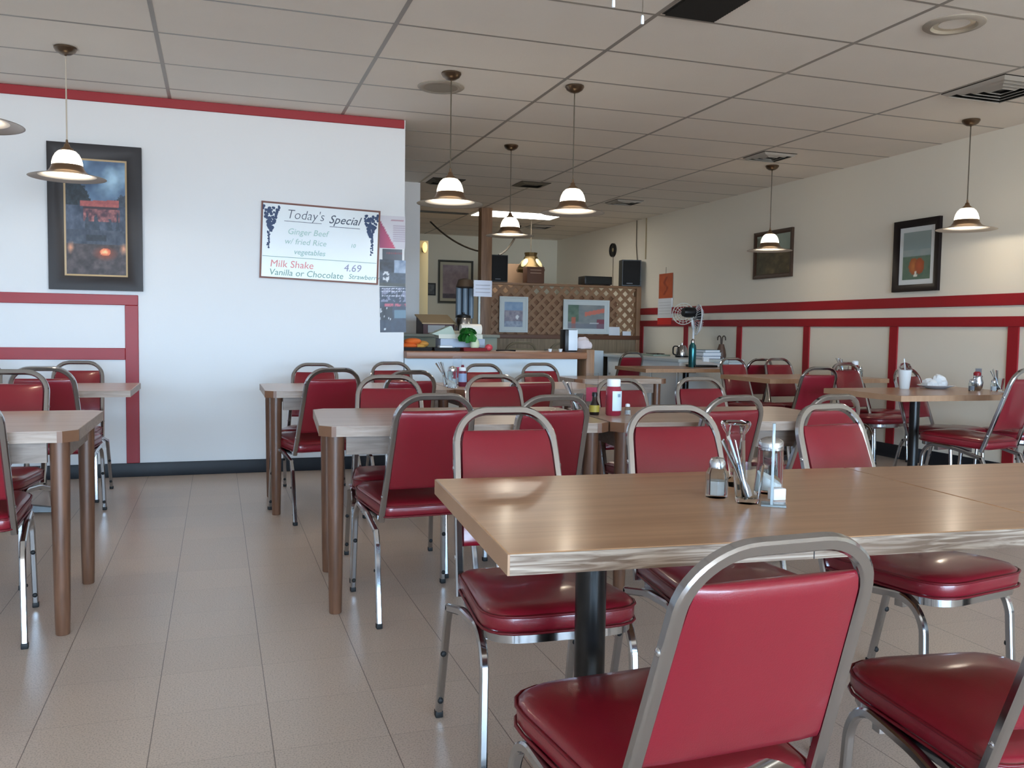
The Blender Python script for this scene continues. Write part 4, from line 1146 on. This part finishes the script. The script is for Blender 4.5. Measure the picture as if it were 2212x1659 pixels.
def cutlery_glass(label, loc, s=1.0, n=5, grp='glasses of cutlery', seed=1):
    q = thing('cutlery_glass', label, 'glass of cutlery', loc, 0, grp, s)
    MB().lathe([(.024, 0), (.026, .006), (.034, .085), (.0325, .085), (.0235, .012), (.001, .010)], 10, cap0=True).build('glass', M_GLASS, q)
    rr = random.Random(seed)
    for k in range(n):
        dx = -.020 + .008 * k + rr.uniform(-.002, .002); dy = rr.uniform(-.012, .012)
        top = Vector((-.074 + .013 * k, dy * 1.2, .142 + rr.uniform(-.008, .008))); bot = Vector((.006 - .002 * k, -dy * .6, .013))
        d_ = top - bot
        pth = [bot, bot + d_ * .16, bot + d_ * .3, bot + d_ * .6, top]
        prof = [(.0105, .001), (.0115, .0012), (.003, .0012), (.0032, .0012), (.0052, .001)]
        rings = []
        ref = Vector((.35, 1, 0)).normalized() if k % 2 else Vector((1, .3, 0)).normalized()
        for p, (a, b) in zip(pth, prof):
            t_ = d_.normalized(); sd = (ref - t_ * ref.dot(t_)).normalized(); up = t_.cross(sd)
            rings.append([p + sd * x + up * y for x, y in ((-a, -b), (a, -b), (a, b), (-a, b))])
        MB().rings(rings).build('spoon' if k % 2 else 'fork', M_STEEL, q)
    return q
def shaker(label, loc, s=1.0, fill=(228, 232, 240), lid=M_STEEL, grp='salt and pepper shakers'):
    q = thing('salt_shaker', label, 'shaker', loc, .3, grp, s)
    MB().lathe([(.0215, 0), (.0225, .003), (.0225, .05), (.016, .062), (.015, .062), (.020, .049), (.0195, .006), (.001, .005)], 8, cap0=True).build('jar', M_GLASS, q)
    MB().lathe([(.0188, .006), (.0188, .034), (.001, .035)], 8, cap0=True).build('salt', mat('shaker_fill_%d' % fill[0], fill, .8), q)
    MB().lathe([(.0165, .060), (.0170, .072), (.013, .080), (.001, .083)], 16, cap0=True).build('lid', lid, q)
    return q
def card_holder(label, loc, s=1.0, red=True, h=.17, w=.07, rz=0.0):
    q = thing('card_holder', label, 'menu holder', loc, rz, 'clear menu card holders', s)
    MB().box(-w / 2, w / 2, -.024, .024, 0, .005, .002).build('base', M_ACRY, q)
    MB().box(-w / 2, w / 2, -.0015, .0015, .005, h).build('upright', M_ACRY, q)
    if red: MB().box(-w / 2 + .004, w / 2 - .004, .0018, .0028, h * .25, h * .62).build('card', mat('pink_card', (206, 70, 96), .6), q)
    return q
# front table cluster (z = table top)
sugar_shaker('glass sugar shaker with steel lid on the front oak table', (1.212, 1.715, ZP), 1.0)
cutlery_glass('glass full of forks and spoons on the front oak table', (1.092, 1.625, ZP), 1.0, 5, seed=4)
shaker('octagonal glass shaker left of the cutlery glass on the front table', (1.062, 1.700, ZP), 1.10, (196, 190, 186))
ft = thing('flared_glass', 'clear glass with a flared rolled lip between the cutlery and the sugar shaker', 'glass', (1.185, 1.82, ZP))
MB().lathe([(.026, 0), (.024, .006), (.012, .02), (.013, .03), (.019, .07), (.023, .125), (.034, .142), (.037, .150), (.034, .156), (.029, .152), (.020, .128), (.016, .07), (.009, .034), (.001, .032)], 22, cap0=True).build('glass', M_GLASS, ft)
ch_ = thing('card_holder', 'clear acrylic menu stand with an upright edge, beside the sugar shaker', 'menu holder', (1.126, 1.585, ZP), -.60, 'clear menu card holders')
MB().box(-.022, .030, -.020, .026, 0, .004, .0015).build('base', mat('frosted_acrylic', (214, 232, 240), .25, trans=.6), ch_)
MB().box(-.003, .003, -.020, .0, .004, .178, .001).build('upright', mat('frosted_acrylic', (214, 232, 240), .25, trans=.6), ch_)
tag(MB().box(-.016, .016, -.012, .012, 0, .026, .002).build('sugar_packets', M_PAPER, loc=(1.178, 1.640, ZP)), 'small white stack of packets at the foot of the sugar shaker', 'sugar packets')

# second row cluster by the ketchup
kj = thing('ketchup_jar', 'tall ketchup jar with white lid and white oval label on the second row table', 'jar', (1.652, 3.50, ZP), 0.3)
KR = .034
MB().lathe([(.030, 0), (.034, .006), (.035, .10), (.033, .118), (.026, .132)], 22, cap0=True, cap1=True).build('jar', mat('ketchup_glass', (150, 44, 62), .18), kj)
lab = [[((KR + .0022) * math.sin(a), -(KR + .0022) * math.cos(a), z) for a in [-.85 + .17 * k for k in range(11)]] for z in (.022, .03, .06, .09, .108)]
MB().rings(lab, closed=False).build('label', mat('pale_label', (212, 228, 234), .5), kj)
MB().rings([[((KR + .0032) * math.sin(a), -(KR + .0032) * math.cos(a), z) for a in (-.2, -.1, 0, .1, .2)] for z in (.082, .096)], closed=False).build('label_emblem', mat('grey_emblem', (130, 156, 172), .5), kj)
MB().lathe([(.029, .128), (.030, .130), (.030, .156), (.028, .160)], 22, cap0=True, cap1=True).build('lid', M_WHITE, kj)
vb = thing('sauce_bottle', 'dark sauce bottle with a yellow label beside the ketchup jar', 'bottle', (1.575, 3.53, ZP))
MB().lathe([(.020, 0), (.022, .004), (.022, .045), (.012, .065), (.010, .085)], 18, cap0=True, cap1=True).build('bottle', mat('dark_sauce', (28, 20, 18), .15), vb)
MB().lathe([(.0226, .014), (.0226, .044)], 18).build('label', mat('yellow_label', (170, 150, 60), .5), vb)
MB().lathe([(.012, .083), (.012, .097), (.010, .10)], 14, cap0=True, cap1=True).build('cap', M_BLACK, vb)
shaker('white salt shaker just right of the ketchup jar', (1.722, 3.50, ZP), .62, (236, 240, 244), M_WHITE)
cutlery_glass('glass of cutlery left of the ketchup jar on the second row table', (1.545, 3.66, ZP), 1.0, 4, seed=7)
card_holder('clear card holder with a pink card behind the ketchup jar', (1.645, 3.72, ZP), 1.0, True, .175, .062)
# third row cluster
sugar_shaker('glass sugar shaker on the third row table in front of the counter', (1.40, 5.33, ZP), 1.05)
cutlery_glass('glass of cutlery behind the sugar shaker on the third row table', (1.41, 5.48, ZP), 1.1, 4, seed=9)
card_holder('clear card holder behind the cutlery on the third row table', (1.51, 5.62, ZP), 1.0, True, .19, .06)
kb = thing('ketchup_bottle', 'squeeze bottle with a white and blue label right of the third row sugar shaker', 'bottle', (1.50, 5.45, ZP))
MB().lathe([(.024, 0), (.028, .006), (.026, .09), (.022, .105), (.012, .118), (.008, .14)], 18, cap0=True, cap1=True).build('bottle', mat('dark_red_bottle', (110, 36, 56), .3), kb)
MB().lathe([(.0282, .03), (.0272, .085)], 18).build('label', mat('blue_white_label', (150, 170, 206), .5), kb)
MB().lathe([(.023, .100), (.024, .118), (.018, .125)], 18, cap0=True, cap1=True).build('cap', M_WHITE, kb)
# cluster on the middle right table
Z6 = .73
cutlery_glass('glass of cutlery on the middle right table, above the back-turned dark chair', (5.22, 6.36, Z6), 1.15, 5, seed=12)
kk = thing('ketchup_bottle', 'red bottle with a white cap on the middle right table', 'bottle', (5.37, 6.40, Z6))
MB().lathe([(.030, 0), (.032, .006), (.030, .09), (.022, .11)], 18, cap0=True, cap1=True).build('bottle', mat('deep_red_bottle', (120, 28, 30), .3), kk)
MB().lathe([(.026, .105), (.028, .112), (.028, .135), (.020, .142)], 18, cap0=True, cap1=True).build('cap', M_WHITE, kk)
shaker('grey shaker right of the white capped bottle on the middle right table', (5.44, 6.42, Z6), 1.15, (170, 176, 180))
# table with the plate
Z7 = .722
mc = thing('milkshake_cup', 'tall milkshake cup with a dome lid and straw on the table by the right wall', 'cup', (4.655, 5.03, Z7))
MB().lathe([(.032, 0), (.034, .004), (.046, .135), (.044, .135), (.031, .006)], 22, cap0=True).build('cup', mat('milky_cup', (226, 230, 232), .3), mc)
MB().lathe([(.0335, .02), (.0435, .118)], 22).build('frost_band', mat('frosty_white', (236, 242, 248), .5), mc)
MB().lathe([(.047, .133), (.049, .138), (.044, .155), (.030, .178), (.012, .186)], 22, cap0=False).build('dome_lid', M_ACRY, mc)
MB().rtube([(.004, 0, .11), (-.012, 0, .215)], .0038, 8).build('straw', M_WHITE, mc)
pl = thing('dinner_plate', 'white plate holding crumpled napkins on the table by the right wall', 'plate', (4.93, 5.02, Z7))
MB().lathe([(.06, 0), (.075, .006), (.125, .022), (.128, .024), (.124, .026), (.075, .012), (.001, .009)], 36, cap0=True).build('plate', mat('white_china', (216, 224, 236), .2), pl)
def crumple(label, loc, sx, sy, sz, seed, tint=None):
    mb = MB(); mb.sphere((0, 0, 0), 1, 1, 1, 1, 18, 12)
    for v in mb.bm.verts:
        n_ = fbm(v.co.x * 2.3 + seed, v.co.y * 2.3 + v.co.z * 1.7, seed)
        v.co *= .62 + .7 * n_
        v.co.x *= sx; v.co.y *= sy; v.co.z *= sz
        if v.co.z < -sz * .45: v.co.z = -sz * .45
    return tag(mb.build('crumpled_napkin', mat('pinkish_paper', (222, 208, 208), .8) if tint else mat('napkin_white', (238, 240, 242), .8), loc=loc, smooth=25), label, 'napkin', None if tint else 'crumpled napkins')
crumple('crumpled white napkin on the left of the plate', (4.875, 5.02, Z7 + .032), .052, .05, .042, 3)
crumple('taller crumpled white napkin on the right of the plate', (4.965, 5.03, Z7 + .036), .062, .055, .058, 5)
crumple('pale crumpled napkin on the counter end post beside the dispenser', (3.02, 7.06, .945 + .035), .085, .06, .075, 9, 'pinkish')
shaker('pepper shaker standing alone right of the white plate', (5.0, 4.77, Z7), 1.0, (150, 156, 170))
shaker('salt shaker at the right of the condiments on the table by the right wall', (5.145, 4.72, Z7), 1.0, (214, 218, 226))
c1 = thing('condiment_jar', 'shiny steel creamer jug in front of the red bottle, table by the right wall', 'jug', (5.085, 4.80, Z7))
MB().lathe([(.020, .0), (.032, .02), (.036, .06), (.026, .09), (.030, .105)], 18, cap0=True, cap1=True).build('jug', M_STEEL, c1)
MB().tube(fillet([(-.03, 0, .085), (-.055, 0, .08), (-.05, 0, .03), (-.03, 0, .03)], .015, 3), sq(.006, .006, .001), (0, 1, 0)).build('handle', M_STEEL, c1)
k7 = thing('ketchup_bottle', 'red capped ketchup bottle on the table by the right wall', 'bottle', (5.14, 4.86, Z7))
MB().lathe([(.026, 0), (.028, .006), (.026, .08), (.022, .10)], 18, cap0=True, cap1=True).build('bottle', mat('dark_olive_bottle', (54, 46, 34), .25), k7)
MB().lathe([(.024, .098), (.025, .12), (.016, .13)], 18, cap0=True, cap1=True).build('cap', mat('ketchup_cap_red', (150, 30, 40), .4), k7)
card_holder('grey card holder at the back of the condiments, table by the right wall', (5.19, 4.90, Z7), 1.0, False, .155, .06)
tag(MB().box(-.027, .027, -.0015, .0015, .05, .15).build('menu_card', mat('grey_card', (120, 118, 122), .6), loc=(5.19, 4.896, Z7)), 'grey menu card standing in the holder by the right wall', 'menu card')
cutlery_glass('glass of cutlery farthest right, on the table by the right wall', (5.20, 4.73, Z7), 1.05, 5, seed=15)
tag(MB().box(-.05, .05, -.03, .03, 0, .006, .002).build('folded_napkin', M_PAPER, loc=(5.14, 4.60, Z7)), 'folded white napkin at the right end of the table with the plate', 'napkin')

# ------------------------------------------------------------------ light
def area(name, loc, size, energy, color, rot, spread=PI):
    l = bpy.data.lights.new(name, 'AREA'); l.shape = 'RECTANGLE'; l.size, l.size_y = size
    l.energy = energy; l.color = color; l.spread = spread
    o = bpy.data.objects.new(name, l); COL.objects.link(o); o.location = loc; o.rotation_euler = rot
    return o
for i, (a, b) in enumerate(WIN):
    o = area('window_daylight', ((a + b) / 2, YW - .05, (WZ0 + WZ1) / 2), (b - a, WZ1 - WZ0), 1.0, (1, 1, 1), (PI / 2, 0, 0))
    o.data.cycles.is_portal = True
SKY, GROUND = 40.0, 15.0
w = bpy.data.worlds.new('World'); SC.world = w; w.use_nodes = True
nt = w.node_tree; bgn = nt.nodes['Background']
tc = nt.nodes.new('ShaderNodeTexCoord'); sp_ = nt.nodes.new('ShaderNodeSeparateXYZ')
nt.links.new(tc.outputs['Generated'], sp_.inputs[0])
rp = nt.nodes.new('ShaderNodeValToRGB')
mr = nt.nodes.new('ShaderNodeMapRange'); mr.inputs[1].default_value = -1; mr.inputs[2].default_value = 1
nt.links.new(sp_.outputs['Z'], mr.inputs[0]); nt.links.new(mr.outputs[0], rp.inputs[0])
e = rp.color_ramp.elements
gc = (.92, .92, .92); k_ = GROUND / SKY
e[0].position = .47; e[0].color = (gc[0] * k_, gc[1] * k_, gc[2] * k_, 1)
e[1].position = .53; e[1].color = (.50, .74, 1.0, 1)
nt.links.new(rp.outputs[0], bgn.inputs['Color']); bgn.inputs['Strength'].default_value = SKY

# ------------------------------------------------------------------ camera
yaw, pitch, roll, F, H = .3252, -.0612, .0149, 1892.97, 1.0969
cy, sy, cp, sp = math.cos(yaw), math.sin(yaw), math.cos(pitch), math.sin(pitch)
f = Vector((sy * cp, cy * cp, sp)); r = Vector((cy, -sy, 0)); u = r.cross(f)
c, s = math.cos(roll), math.sin(roll)
r, u = r * c + u * s, -r * s + u * c
cam = bpy.data.cameras.new('camera'); co = bpy.data.objects.new('camera', cam); COL.objects.link(co)
cam.sensor_width = 36.0; cam.sensor_fit = 'HORIZONTAL'; cam.lens = F / 2212 * 36.0; cam.clip_start = .05
R3 = Matrix((r, u, -f)).transposed().to_4x4()
co.matrix_world = Matrix.Translation((0, 0, H)) @ R3
SC.camera = co

SC.view_settings.view_transform = 'Standard'
SC.view_settings.look = 'None'
SC.view_settings.exposure = -0.14
SC.view_settings.gamma = 1.0
SC.view_settings.use_curve_mapping = False
